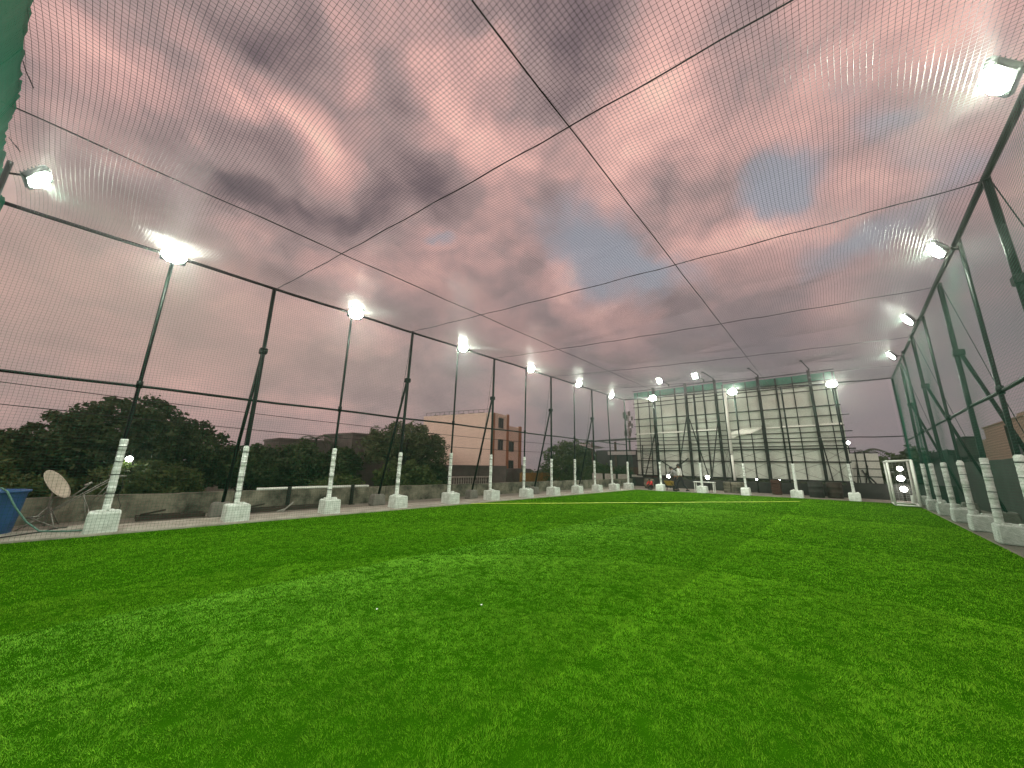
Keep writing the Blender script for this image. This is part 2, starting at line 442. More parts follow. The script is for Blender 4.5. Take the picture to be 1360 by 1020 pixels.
def lin(r, g, b):
    f = lambda c: (c/255/12.92) if c/255 <= .04045 else ((c/255+.055)/1.055)**2.4
    return (f(r), f(g), f(b))
SUN_EL, SUN_ROT = 9.0, 159.0
SKY_S = 1.14
BASE_T = .46; FB1 = .35; FB2 = .05; FB3 = .75; PUFF = 1.25; TONE_K = .82; WARP1 = .16; WARP2 = .15
RAMP = [(.0, lin(84,76,82)), (.25, lin(120,105,108)), (.5, lin(162,140,138)), (.72, lin(204,164,158)), (.90, lin(232,184,174)), (1.12, lin(248,210,190))]
GREY_C = lin(124,117,121)
HOLE_C = lin(146,148,156)
BEIGE_C = lin(172,147,137)
build_sky()
sun = bpy.data.lights.new("sun", "SUN"); sun.energy = 1.1; sun.angle = math.radians(20); sun.color = (1,.88,.80)
so = bpy.data.objects.new("sun", sun); COL.objects.link(so)
so.rotation_euler = Vector((-.35,.92,-.16)).to_track_quat('-Z','Y').to_euler()
scene.view_settings.view_transform = "Standard"; scene.view_settings.look = "None"
scene.view_settings.exposure = 0; scene.view_settings.gamma = 1; scene.view_settings.use_curve_mapping = False
scene.cycles.use_denoising = True
scene.cycles.denoiser = "OPENIMAGEDENOISE"
scene.cycles.max_bounces = 5; scene.cycles.diffuse_bounces = 3; scene.cycles.transparent_max_bounces = 24
scene.cycles.sample_clamp_indirect = 3
scene.cycles.use_light_tree = True
scene.cycles.caustics_reflective = False; scene.cycles.caustics_refractive = False
scene.cycles.use_adaptive_sampling = False
# ------------------------------------------------------------------ setting: terrain, deck, turf
LX, RX, H = -11.45, 2.35, 6.33           # left and right post rows, rail height
ly = lambda k: -.06 + 2.21*k             # left post positions
ry = lambda k: 25.9 - 2.42*k             # right post positions
ye = lambda x: 24.5 + (x+11.45)*.175     # the slightly skewed far row
TX0, TX1 = -10.85, 2.16
mb = MB(); mb.box(-260, 260, -260, 260, -3.7, -3.5); tag(mb.build("terrain", M["soil"]), kind="structure")
mb = MB(); mb.box(-13.9, 4.3, -7, 31.5, -3.5, -.012); tag(mb.build("deck", M["deck"]), kind="structure")
mb = MB()
mb.add([(-12.15,-7,-.006),(TX0-.02,-7,-.006),(TX0-.02,24.2,-.006),(-12.15,24.2,-.006),
        (-12.15,-7,.03),(TX0-.02,-7,.03),(TX0-.02,24.2,.03),(-12.15,24.2,.03)],
       [(4,5,6,7),(0,1,5,4),(3,0,4,7),(1,2,6,5),(2,3,7,6)])
tag(mb.build("pavement", M["strip"]), kind="structure")

def turf_mat():
    m = bpy.data.materials.new("turf_backing"); m.use_nodes = True
    nt = m.node_tree; N = nt.nodes; L = nt.links; b = N["Principled BSDF"]
    tc = N.new("ShaderNodeTexCoord"); n = N.new("ShaderNodeTexNoise"); n.inputs["Scale"].default_value = 6; n.inputs["Detail"].default_value = 8
    L.new(tc.outputs["Object"], n.inputs["Vector"])
    mx = N.new("ShaderNodeMix"); mx.data_type = "RGBA"
    mx.inputs[6].default_value = (.010,.045,.001,1); mx.inputs[7].default_value = (.019,.08,.001,1)
    L.new(n.outputs[0], mx.inputs[0]); L.new(mx.outputs[2], b.inputs["Base Color"]); b.inputs["Roughness"].default_value = .9; b.inputs["Specular IOR Level"].default_value = 0
    return m
tx = [TX0, TX1]
mb = MB()
mb.add([(TX0,-7,.002),(TX1,-7,.002),(TX1,ye(TX1)-.25,.002),(TX0,ye(TX0)-.25,.002)], [(0,1,2,3)])
tag(mb.build("turf", turf_mat()), kind="structure")

def blade_mat():
    m = bpy.data.materials.new("turf_fibre"); m.use_nodes = True
    nt = m.node_tree; N = nt.nodes; L = nt.links; b = N["Principled BSDF"]
    g = N.new("ShaderNodeNewGeometry")
    r = N.new("ShaderNodeValToRGB"); cr = r.color_ramp
    cr.elements[0].color = (*BLADE[0],1); cr.elements[1].color = (*BLADE[2],1)
    e = cr.elements.new(.55); e.color = (*BLADE[1],1)
    L.new(g.outputs["Random Per Island"], r.inputs[0])
    # sheen of the pile's lean painted into the colour, fading from the seam
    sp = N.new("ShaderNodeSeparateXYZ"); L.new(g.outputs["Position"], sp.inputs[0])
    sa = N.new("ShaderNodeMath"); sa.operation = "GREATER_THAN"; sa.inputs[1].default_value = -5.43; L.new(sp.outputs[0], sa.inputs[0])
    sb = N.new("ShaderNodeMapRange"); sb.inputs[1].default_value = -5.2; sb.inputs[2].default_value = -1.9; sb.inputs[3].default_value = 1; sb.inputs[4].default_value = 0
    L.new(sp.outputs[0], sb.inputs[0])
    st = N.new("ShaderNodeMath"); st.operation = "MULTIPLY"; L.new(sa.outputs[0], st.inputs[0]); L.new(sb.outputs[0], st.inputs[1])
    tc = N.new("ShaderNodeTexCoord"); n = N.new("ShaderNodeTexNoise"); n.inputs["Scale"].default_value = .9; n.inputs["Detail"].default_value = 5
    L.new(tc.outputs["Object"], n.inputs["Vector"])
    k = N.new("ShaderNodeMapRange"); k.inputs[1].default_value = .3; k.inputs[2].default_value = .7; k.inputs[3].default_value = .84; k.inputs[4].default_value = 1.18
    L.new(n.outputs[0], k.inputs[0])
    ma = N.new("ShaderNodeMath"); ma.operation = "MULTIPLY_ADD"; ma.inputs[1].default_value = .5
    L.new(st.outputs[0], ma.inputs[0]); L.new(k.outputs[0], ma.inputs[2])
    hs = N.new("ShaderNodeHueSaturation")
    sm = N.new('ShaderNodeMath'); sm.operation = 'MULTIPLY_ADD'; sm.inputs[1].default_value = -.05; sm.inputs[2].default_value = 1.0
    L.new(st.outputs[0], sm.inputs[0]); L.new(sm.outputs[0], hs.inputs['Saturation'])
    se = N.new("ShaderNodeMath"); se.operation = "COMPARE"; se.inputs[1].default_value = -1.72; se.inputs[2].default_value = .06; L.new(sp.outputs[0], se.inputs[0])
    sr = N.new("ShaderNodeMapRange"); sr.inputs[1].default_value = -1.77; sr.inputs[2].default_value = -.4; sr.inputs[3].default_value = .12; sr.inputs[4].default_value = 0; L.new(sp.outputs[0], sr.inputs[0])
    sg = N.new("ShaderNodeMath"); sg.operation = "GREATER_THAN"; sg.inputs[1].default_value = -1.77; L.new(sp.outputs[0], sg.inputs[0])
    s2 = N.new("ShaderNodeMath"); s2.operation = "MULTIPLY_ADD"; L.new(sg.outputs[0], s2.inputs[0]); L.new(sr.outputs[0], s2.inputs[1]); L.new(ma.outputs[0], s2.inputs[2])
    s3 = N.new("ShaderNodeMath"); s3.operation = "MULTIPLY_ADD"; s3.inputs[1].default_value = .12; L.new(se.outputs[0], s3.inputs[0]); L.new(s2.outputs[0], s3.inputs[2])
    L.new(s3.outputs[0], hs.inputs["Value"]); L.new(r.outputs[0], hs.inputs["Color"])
    L.new(hs.outputs[0], b.inputs["Base Color"]); b.inputs["Roughness"].default_value = .5; b.inputs["Specular IOR Level"].default_value = .0
    t = N.new("ShaderNodeBsdfTranslucent"); L.new(hs.outputs[0], t.inputs[0])
    a = N.new("ShaderNodeMixShader"); a.inputs[0].default_value = .3
    L.new(b.outputs[0], a.inputs[1]); L.new(t.outputs[0], a.inputs[2]); L.new(a.outputs[0], N["Material Output"].inputs[0])
    return m
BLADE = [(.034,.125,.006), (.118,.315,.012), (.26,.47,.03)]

def lattice_noise(x, y, s, seed):
    """smooth value noise on a grid of cell s, in -1..1"""
    g = np.random.default_rng(seed).uniform(-1, 1, (256, 256))
    u = x/s + 100; v = y/s + 100
    i = np.floor(u).astype(int); j = np.floor(v).astype(int)
    fu = u-i; fv = v-j; fu = fu*fu*(3-2*fu); fv = fv*fv*(3-2*fv)
    G = lambda a, b: g[a % 256, b % 256]
    return (G(i,j)*(1-fu)+G(i+1,j)*fu)*(1-fv) + (G(i,j+1)*(1-fu)+G(i+1,j+1)*fu)*fv

def turf_blades():
    bands = [(0, 4.2, 26000), (4.2, 6.5, 14000), (6.5, 10, 5200), (10, 16, 2200), (16, 31, 900)]
    X = []; Y = []
    for r0, r1, den in bands:
        n = int((TX1-TX0)*34*den)
        n0 = 0
        # sample only inside the ring's bounding square
        x0, x1, y0, y1 = max(TX0, -r1), min(TX1, r1), -1.6, min(r1, ye(TX1))
        n = int((x1-x0)*(y1-y0)*den)
        x = rng.uniform(x0, x1, n); y = rng.uniform(y0, y1, n)
        d = np.hypot(x, y)
        az = np.degrees(np.arctan2(x, y))
        keep = (d >= r0) & (d < r1) & (az > -106) & (az < 26) & (d > 1.6) & (y < ye(x)-.25)
        gap = lattice_noise(x, y, .034, 31) + .6*lattice_noise(x, y, .085, 32)
        keep &= (gap > -.42) | (rng.uniform(0, 1, n) < .42)
        X.append(x[keep]); Y.append(y[keep])
    x = np.concatenate(X); y = np.concatenate(Y); n = len(x); d = np.hypot(x, y)
    w = np.clip(.00068*d, .0018, .012)*rng.uniform(.7, 1.3, n)
    h = rng.uniform(.009, .018, n)*np.where(d > 10, 1.15, 1.0)
    # pile lean: alternates from roll to roll, stirred by foot traffic
    roll = np.where(x < -5.43, 1, np.where(x < -1.77, -1, 1))
    lx = .45*lattice_noise(x,y,.03,11) +   .45*lattice_noise(x,y,.08,1) + .25*lattice_noise(x,y,.45,2) + .15*lattice_noise(x,y,1.9,3) + rng.normal(0,.4,n)
    lyy = .10*roll + .45*lattice_noise(x,y,.03,12) +   .45*lattice_noise(x,y,.08,4) + .25*lattice_noise(x,y,.45,5) + .15*lattice_noise(x,y,1.9,6) + rng.normal(0,.4,n)
    h = h*np.clip(1 + .55*lattice_noise(x,y,.06,7) + .35*lattice_noise(x,y,.14,9) + .15*lattice_noise(x,y,.4,8), .2, 2)*np.where(np.abs(x+1.77) < .05, 1.4, 1)
    a = rng.uniform(0, 2*PI, n); ux, uy = np.cos(a)*w/2, np.sin(a)*w/2
    z0 = np.full(n, .001)
    V = np.empty((n, 3, 3), np.float32)
    V[:,0] = np.stack([x-ux, y-uy, z0], -1); V[:,1] = np.stack([x+ux, y+uy, z0], -1)
    V[:,2] = np.stack([x+lx*h, y+lyy*h, h/np.sqrt(1+.5*(lx**2+lyy**2))], -1)
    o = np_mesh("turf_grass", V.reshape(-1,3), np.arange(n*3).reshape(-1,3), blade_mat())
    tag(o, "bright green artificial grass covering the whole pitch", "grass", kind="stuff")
turf_blades()

# yellow tape line, lying diagonally over the far half
mb = MB()
p0 = Vector((-10.6, 9.2)); p1 = Vector((-1.9, 22.6)); nrm = Vector((p1-p0)).normalized(); q = Vector((-nrm.y, nrm.x))*.042
pts = [p0.lerp(p1, t/30) + q*(.8*math.sin(t*.7)) for t in range(31)]
vs = []; fs = []
for p in pts: vs += [(p.x-q.x, p.y-q.y, .041), (p.x+q.x, p.y+q.y, .043)]
for i in range(30): fs.append((2*i, 2*i+2, 2*i+3, 2*i+1))
mb.add(vs, fs)
tag(mb.build("boundary_tape", M["line"]), "thin yellow boundary tape stretched across the far half of the turf", "line marking")

# ------------------------------------------------------------------ posts
def flood(parent, x, z, name="floodlight"):
    """LED floodlight looking along +x and down"""
    h = MB(); h.bevbox(0, 0, -.045, .38, .47, .09, .02)
    for i in range(6): h.box(-.14+.052*i, -.13+.052*i, -.19, .19, -.085, -.04) if False else h.box(-.15+.056*i, -.14+.056*i, -.18, .18, .04, .085)
    o = h.build(name, M["housing"], parent)
    l = MB(); l.add([(.18*math.cos(a), .225*math.sin(a), -.05) for q, a in enumerate([PI/10+2*PI*i/10 for i in range(10)])], [tuple(range(9,-1,-1))])
    ln = l.build("lens", M["lens"], o)
    o.location = (x, 0, z); o.rotation_euler = (0, math.radians(-58), 0)
    br = MB(); br.tube([(0,0,z-.12),(x*.55,0,z-.05),(x-.04,0,z+.04)], .018, 6)
    br.build("bracket", M["pole"], parent)
    return o

def strand_block(name, cx, parent, seed):
    r = random.Random(seed)
    b = MB(); b.bevbox(cx, 0, .0, r.uniform(.53,.59), r.uniform(.44,.50), .41, r.uniform(.018,.035), r.uniform(.94,.99))
    for i in range(2): b.bevbox(cx+r.uniform(-.2,.2), r.choice((-.215,.215))*.9, r.uniform(.02,.2), r.uniform(.05,.12), .06, r.uniform(.04,.10), .015)
    for i in range(4):
        b.bevbox(cx+r.uniform(-.2,.2), r.uniform(-.16,.16), .395, r.uniform(.08,.16), r.uniform(.08,.16), r.uniform(.03,.06), .012)
    return b.build(name, M["block"], parent)

def make_post(kind, boff, seed=3):
    pv_ = random.Random(seed*7+len(kind))
    root = empty("light_pole" if kind == "L" else "support_post")
    r = .036 if kind == "L" else .05
    p = MB(); p.tube([(0,0,.35),(0,0,2.0),(0.006,0,3.4),(0,0,H+.05)], r, 10)
    if kind == "L":
        p.tube([(0,0,3.02),(0,0,3.18)], r+.02, 10)
    p.build("pole", M["pole"], root, True)
    strand_block("base_block", boff+pv_.uniform(-.03,.03), root, seed)
    pd = MB(); pr = .064 if boff > 0 else .070
    prof = []
    z = .41
    while z < 1.80:
        hh_ = pv_.uniform(.10,.15); rr_ = pr*pv_.uniform(.96,1.04)
        prof += [(rr_-.004, z), (rr_, z+.03), (rr_+.001, z+hh_-.035), (rr_-.003, z+hh_)]
        z += hh_
    pd.lathe([(.04,.41)]+prof+[(.04, 1.87)], n=12)
    po = pd.build("padding", M["pad"], root, True)
    for zz in (.70+pv_.uniform(-.08,.08), 1.06+pv_.uniform(-.08,.08), 1.40+pv_.uniform(-.08,.08), 1.70+pv_.uniform(-.05,.05)):
        s = MB(); s.lathe([(pr-.02,zz-.007),(pr*1.1+.004,zz-.007),(pr*1.1+.004,zz+.007),(pr-.02,zz+.007)], n=12); s.build("strap", M["strap"], po)
    if kind == "L":
        flood(root, .30, H-.06)
    else:
        c = MB(); c.bevbox(-.03, 0, 4.38, .20, .18, .16, .02); c.build("clamp", M["pole"], root)
        b = MB(); b.tube([(-.06,0,4.45),(-1.05,-.12,.30)], .042, 8); b.build("brace", M["pole"], root, True)
        k = MB(); k.bevbox(-1.05, -.14, 0, .46, .46, .38, .04, .86); k.build("brace_block", M["greyblock"], root)
        g = MB(); g.tube([(-.03,0,H-.02),(-.5,.05,3.3),(-1.0,.1,.36)], .008, 4); g.build("guy_wire", M["cable"], root)
    return root

ORD = ["first","second","third","fourth","fifth","sixth","seventh","eighth","ninth","tenth"]
protoL = [make_post("L", .14, s) for s in (3,4,5)]; protoS = [make_post("S", .14, s) for s in (6,7,8)]
protoLr = [make_post("L", -.17, s) for s in (9,10)]; protoSr = [make_post("S", -.17, s) for s in (11,12,13)]
nplaced = {}
used = set()
def place(protos, x, y, rz, label, cat, group):
    key = id(protos); i = nplaced.get(key, 0); nplaced[key] = i+1; proto = protos[i % len(protos)]
    if proto.name in used:
        o = copy_tree(proto)
    else:
        o = proto; used.add(proto.name)
    o.location = (x, y, 0)
    o.rotation_euler = (math.radians(random.uniform(-.8,.8)), math.radians(random.uniform(-.8,.8)), rz)
    return tag(o, label, cat, group)
GL, GS = "floodlight poles round the pitch", "braced net support posts round the pitch"
nl = ns = 0
for k in range(0, 11):
    if k % 2 == 0:
        lb = ["floodlight pole standing between the satellite dish and the pitch, white padded foot"] + \
             [f"{ORD[i]} lit floodlight pole beyond the satellite dish along the left side" for i in range(5)]
        place(protoL, LX, ly(k), 0, lb[nl], "light pole", GL); nl += 1
    else:
        place(protoS, LX, ly(k), 0, f"{ORD[ns]} braced green post counting from the satellite dish along the left side", "post", GS); ns += 1
place(protoS, LX, -4.3, 0, "braced post at the near left corner beside the green shade cloth", "post", GS)
for k in range(1, 12):
    y = ry(k)
    if k % 2 == 0:
        place(protoLr, RX, y, PI, f"{ORD[k//2-1]} lit floodlight pole from the white goal along the right side", "light pole", GL)
    else:
        place(protoSr, RX, y, PI, f"{ORD[k//2]} braced post from the white goal along the right wall", "post", GS)
far_lab = ["lit floodlight pole in front of the left end of the big hoarding", None,
           "lit floodlight pole in front of the torn white flap of the hoarding", None,
           "lit floodlight pole before the right end of the big hoarding"]
for i, x in enumerate((-9.35, -6.95, -4.65, -2.3, .05)):
    if i in (1, 3): continue
    place(protoL, x, ye(x), -PI/2, far_lab[i], "light pole", GL)
for i, x in enumerate((-9.75, -3.6, .1)):
    place(protoL, x, -2.25, PI/2, ["lit floodlight at the torn edge of the green shade cloth", "floodlight pole in the middle of the near end", "floodlight pole at the right of the near end"][i], "light pole", GL)
# plain posts: corners and the unlit one in the far row
def plain_post(x, y, label, name="corner_post"):
    root = empty(name, (x, y, 0))
    p = MB(); p.tube([(0,0,.35),(0,0,H+.05)], .045, 10); p.build("pole", M["pole"], root, True)
    strand_block("base_block", 0, root, 5)
    pd = MB(); pd.lathe([(.04,.41)]+[(.066+.008*(i%2), .41+.06*i) for i in range(25)]+[(.04,1.87)], n=12); pd.build("padding", M["pad"], root, True)
    return tag(root, label, "post")
plain_post(LX, ye(LX)-.1, "unlit corner post where the left and far nets meet")
plain_post(RX, 26.75, "unlit corner post hidden behind the white goal")
plain_post(-6.95, ye(-6.95), "unlit pole with white padded foot just right of the walking man", "net_post")
plain_post(-2.3, ye(-2.3), "unlit pole with white padded foot in the far row before the right half hoarding", "net_post")

# ------------------------------------------------------------------ rails and cables
def rail(pts, r, label, name="rail", cat="rail", m="rail"):
    mb = MB(); mb.tube(pts, r, 8); return tag(mb.build(name, M[m], None, True), label, cat)
wob = lambda i: .012*math.sin(i*1.9)
def run(p, q, n=24, sag=0.0):
    p = Vector(p); q = Vector(q)
    return [tuple(p.lerp(q, i/n) + Vector((0, 0, wob(i) - sag*4*(i/n)*(1-i/n)))) for i in range(n+1)]
CL, CR = (LX, ye(LX)-.1, H), (RX, 26.75, H)
rail(run((LX,-4.6,H), CL), .042, "dark top rail along the left side carrying the floodlights")
rail(run((RX,-4.6,H), CR), .05, "dark top rail along the right side carrying the floodlights")
rail(run(CL, CR), .035, "dark top rail across the far end in front of the hoarding")
rail(run((LX-.06,-4.6,3.06), (LX-.06,CL[1],3.06)), .032, "dark middle rail half way up the left posts")
rail(run((RX+.06,-4.6,3.10), (RX+.06,CR[1],3.10)), .036, "dark middle rail half way up the right posts")
rail(run((LX,CL[1]+.06,3.3), (RX,CR[1]+.06,3.3)), .026, "thin middle rail across the far end below the top rail")
def cable(p, q, sag, r, label, grp="wires carrying the roof net"):
    mb = MB(); mb.tube(run(p, q, 30, sag), r, 5)
    tag(mb.build("net_wire", M["cable"], None, True), label, "wire", grp)
cable((-8.0,-2.6,H), (-8.5,ye(-8.5),H), .05, .011, "long roof wire running lengthways nearer the left posts")
cable((-2.15,-3,H), (-2.75,ye(-2.75),H), .05, .010, "long roof wire running lengthways nearer the right posts")
for i in range(5):
    cable((LX, ly(2*i+1), H), (RX, ry(9-2*i)+.1, H), .07, .010,
          ["cross roof wire nearest the camera", "second cross roof wire from the camera", "third cross roof wire from the camera",
           "fourth cross roof wire from the camera", "cross roof wire nearest the hoarding"][i])

# ------------------------------------------------------------------ netting (every cord is geometry)
def net(name, P, nu, nv, su, sv, r, ax_u, ax_v, ax_n, m, knots=None):
    """P(U,V)->(...,3), U,V in 0..1; nu cords run along v, nv cords run along u"""
    V = []; F = []; off = 0
    def strings(count, seg, along_v, side):
        nonlocal off
        a = np.linspace(0, 1, count)[:, None]; b = np.linspace(0, 1, seg+1)[None, :]
        A = np.broadcast_to(a, (count, seg+1)); B = np.broadcast_to(b, (count, seg+1))
        p = P(A, B) if along_v else P(B, A)
        ring = []
        for k in range(3):
            an = 2*PI*k/3 + PI/2
            ring.append(p + r*(math.cos(an)*np.array(side) + math.sin(an)*np.array(ax_n)))
        pts = np.stack(ring, 2)                      # count, seg+1, 3, xyz
        idx = off + np.arange(pts[..., 0].size).reshape(pts.shape[:3])
        for k in range(3):
            j = (k+1) % 3
            F.append(np.stack([idx[:,:-1,k], idx[:,:-1,j], idx[:,1:,j], idx[:,1:,k]], -1).reshape(-1,4))
        V.append(pts.reshape(-1,3)); off += pts[..., 0].size
    strings(nu, sv, True, ax_u); strings(nv, su, False, ax_v)
    if knots:
        u = np.linspace(0,1,nu); v = np.linspace(0,1,nv); v = v[v < knots]
        A, B = np.meshgrid(u, v, indexing="ij"); p = P(A, B).reshape(-1,3); q = r*2.1
        d = np.array([(q,0,0),(0,q,0),(-q,0,0),(0,-q,0)])
        pts = np.concatenate([p[:,None]+d[None], p[:,None]+np.array([[[0,0,q]]]), p[:,None]-np.array([[[0,0,q]]])], 1)
        base = off + 6*np.arange(len(p))[:,None]
        fs = np.array([(0,1,4,4),(1,2,4,4),(2,3,4,4),(3,0,4,4)])
        # pyramids as quads: two crossing diamonds
        F.append((base[:,:,None] + np.array([(0,4,2,5),(1,4,3,5),(0,1,2,3)])[None]).reshape(-1,4))
        V.append(pts.reshape(-1,3)); off += pts.shape[0]*6
    return np_mesh(name, np.concatenate(V), np.concatenate(F), m)

MESH = .056
def roof_P(U, V):
    x = LX + .05 + (RX-LX-.1)*U
    y0 = -2.3 + .95*U; y1 = ye(LX) + (26.7-ye(LX))*U
    y = y0 + (y1-y0)*V
    s = .15*np.sin(PI*np.clip((x+11.4)/3.2 % 1, 0, 1)) * np.sin(PI*((y-2.0)/4.6 % 1)) + .05*np.sin(1.1*x+.5*y)
    z = H - .03 - np.abs(s)*np.minimum(1, 8*np.minimum(U, 1-U))
    xx = x + .02*np.sin(2.3*y)*np.minimum(1, 8*np.minimum(U, 1-U)); yy = y + .03*np.sin(1.7*x)
    return np.stack([xx, yy, z], -1)
o = net("roof_net", roof_P, int(13.7/MESH), int(29/MESH), 30, 50, .0021, (1,0,0), (0,1,0), (0,0,1), M["roofnet"], knots=.42)
tag(o, "dark square mesh net stretched overhead as the roof of the pitch", "net")
def left_P(U, V):
    y = -2.4 + (ye(LX)+2.3)*U; z = .03 + (H-.08)*V
    x = (LX+.55) + (-.50)*V**1.0 + .05*np.sin(1.3*y)*np.sin(PI*V)
    return np.stack([x, y + .015*np.sin(3*z), z + .02*np.sin(1.9*y)*np.sin(PI*V)], -1)
o = net("side_net", left_P, int(26.8/MESH), int(6.3/MESH), 40, 10, .0015, (0,1,0), (0,0,1), (1,0,0), M["net"])
tag(o, "green mesh net hung inside the posts of the left side", "net", "side nets of the pitch")
def right_P(U, V):
    y = -2.0 + 28.7*U; z = .03 + (H-.08)*V
    x = (RX-.17) + .10*V + .04*np.sin(1.5*y)*np.sin(PI*V)
    return np.stack([x, y + .015*np.sin(3*z), z + .02*np.sin(1.9*y)*np.sin(PI*V)], -1)
o = net("side_net", right_P, int(28.7/MESH), int(6.3/MESH), 40, 10, .0015, (0,1,0), (0,0,1), (1,0,0), M["net"])
tag(o, "green mesh net along the right side in front of the dark wall", "net", "side nets of the pitch")
def far_P(U, V):
    x = LX+.3 + (RX-LX-.5)*U; z = .03 + (H-.08)*V
    return np.stack([x, ye(x) - .25 + .2*V + .03*np.sin(2*x)*np.sin(PI*V), z], -1)
o = net("end_net", far_P, int(13.4/MESH), int(6.3/MESH), 20, 10, .0012, (1,0,0), (0,0,1), (0,1,0), M["net"])
tag(o, "fine green mesh net closing the far end before the hoarding", "net")

# near end: green shade cloth hung from a wire, torn and gathered at the top
def cloth():
    root = empty("shade_cloth", (-4.5, -2.3, 0))
    nx, nz = 150, 40; V = []; F = []
    for i in range(nx+1):
        x = -11.35 + 13.6*i/nx
        ytop = -2.44 + .9*min(1.25, max(0, (x+10.7)/4.85)) - 1.4*min(1, max(0, (x+4.9)/.5)) + .015*math.sin(2.3*x) + .008*math.sin(17*x+3*math.sin(4*x))
        ztop = H - .02 + .05*math.sin(3.1*x) + .03*math.sin(11*x) - (.06 if i % 9 == 0 else 0)
        for j in range(nz+1):
            t = j/nz
            z = .05 + (ztop-.05)*t
            y = -2.75 + (ytop+2.75)*t**1.3 + .07*math.sin(3.3*x+2*t+math.sin(7*x))*math.sin(PI*min(1,t*1.05)) + .012*math.sin(23*x+3*math.sin(5*x))
            V.append((x+4.5, y+2.3, z))
    for i in range(nx):
        for j in range(nz):
            a = i*(nz+1)+j
            F.append((a, a+nz+1, a+nz+2, a+1))
    o = np_mesh("cloth", np.array(V), np.array(F), M["shadecloth"], root)
    o.data.polygons.foreach_set("use_smooth", [True]*len(o.data.polygons))
    for x, y, L in ((-6.9,-1.80,.40),(-8.9,-2.16,.22)):
        c = MB(); c.tube([(x+4.5,y+2.36,H),(x+4.56,y+2.42,H-L*.4),(x+4.50,y+2.5,H-L*.75),(x+4.60,y+2.46,H-L*.6)], .006, 4)
        c.build("loose_cord", M["cable"], root)
    tag(root, "green shade cloth gathered at the near left corner with a frayed edge", "shade cloth")
cloth()
# ------------------------------------------------------------------ left side: parapet, tub, dish, clutter
mb = MB()
r = random.Random(4)
xs = [-7 + i*.8 for i in range(49)]
vs = []; fs = []
for y in xs:
    h = .56 + r.uniform(-.015,.015); e = r.uniform(-.01,.01)
    vs += [(-13.50+e,y,-.02),(-13.50+e,y,h),(-13.74+e,y,h),(-13.74+e,y,-.02)]
for i in range(len(xs)-1):
    for k in range(4): fs.append((4*i+k, 4*i+(k+1)%4, 4*i+4+(k+1)%4, 4*i+4+k))
fs += [(3,2,1,0), tuple(4*(len(xs)-1)+k for k in range(4))]
mb.add(vs, fs)
tag(mb.build("parapet_wall", M["parapet"]), "low stained concrete parapet wall behind the left row of posts", "wall")
mb = MB(); mb.tube([(-13.62,3.0,.60),(-13.62,4.6,.605),(-13.62,6.6,.60)], .045, 8)
tag(mb.build("pipe", M["whitepaint"], None, True), "pale pipe lying along the top of the stained parapet", "pipe")
for i, (y, lb) in enumerate(((3.85,"short dark stub post against the parapet under the pale pipe"),(5.9,"short dark stub post against the parapet beside the second floodlight pole"))):
    mb = MB(); mb.bevbox(-13.40, y, -.01, .10, .10, .68, .012); mb.box(-13.5,-13.3,y-.09,y+.09,-.01,.012)
    tag(mb.build("stub_post", M["steel"]), lb, "post", "stub posts against the parapet")
# rusty angle irons in the gutter
for i, (y0, y1, x, lb) in enumerate(((.45,1.75,-12.75,"rusty steel grating lying in the gutter between the dish and the first brace"),
                                     (2.6,5.2,-12.85,"rusty steel grating lying in the gutter below the pale pipe"))):
    mb = MB()
    mb.bar((x,y0,.05),(x,y1,.05),.06,.09); mb.bar((x-.42,y0,.05),(x-.42,y1,.05),.06,.09)
    n = 3
    for k in range(n+1):
        yy = y0+.04+(y1-y0-.08)*k/n; mb.bar((x-.03,yy,.06),(x-.39,yy,.06),.05)
    mb.bar((x-.39,y0+.1,.10),(x-.03,y0+.5,.22),.04)
    tag(mb.build("scrap_grating", M["rust"]), lb, "frame", "rusty frames in the gutter")
# broken stick
mb = MB(); mb.tube([(-12.5,3.35,.02),(-12.45,3.55,.09),(-12.5,3.75,.26)], .022, 6); mb.tube([(-12.45,3.55,.09),(-12.3,3.42,.02)], .018, 6)
tag(mb.build("broken_stick", M["galv"]), "short pale broken stick leaning in the gutter left of the second floodlight pole", "stick")

def tub():
    root = empty("water_tub", (-12.15,-1.61,.0))
    b = MB()
    prof = [(.0,.012),(.36,.012),(.372,.03),(.41,.40),(.435,.74),(.445,.78),(.475,.785),(.478,.82),(.44,.825),(.425,.78),(.385,.38),(.33,.06),(0,.05)]
    b.lathe(prof, n=32); b.build("body", M["blue"], root, True)
    w = MB(); w.lathe([(0,.64),(.405,.64)], n=32); w.build("water", mat("still_water", (.01,.03,.04), .05), root)
    return tag(root, "big blue plastic water tub with flared rim standing on the deck", "tub")
tub()
mb = MB()
mb.tube([(-12.05,-1.76,.66),(-11.95,-1.59,.86),(-11.82,-1.47,.88),(-11.72,-1.38,.82),(-11.68,-1.24,.55),(-11.75,-1.06,.25),(-11.7,-.86,.06),(-11.5,-.5,.045),(-11.42,-.25,.05)], .016, 6)
tag(mb.build("garden_hose", M["hose"], None, True), "pale green hose hanging over the rim of the blue tub onto the deck", "hose")
mb = MB()
mb.tube([(-11.3,-1.3,.045),(-11.5,-1.05,.05),(-11.7,-.85,.045),(-12.0,-.72,.05),(-12.3,-.6,.02),(-12.6,-.4,.02)], .011, 5)
tag(mb.build("loose_cable", M["cable"], None, True), "black loose cable curling on the pale kerb between tub and dish", "cable")

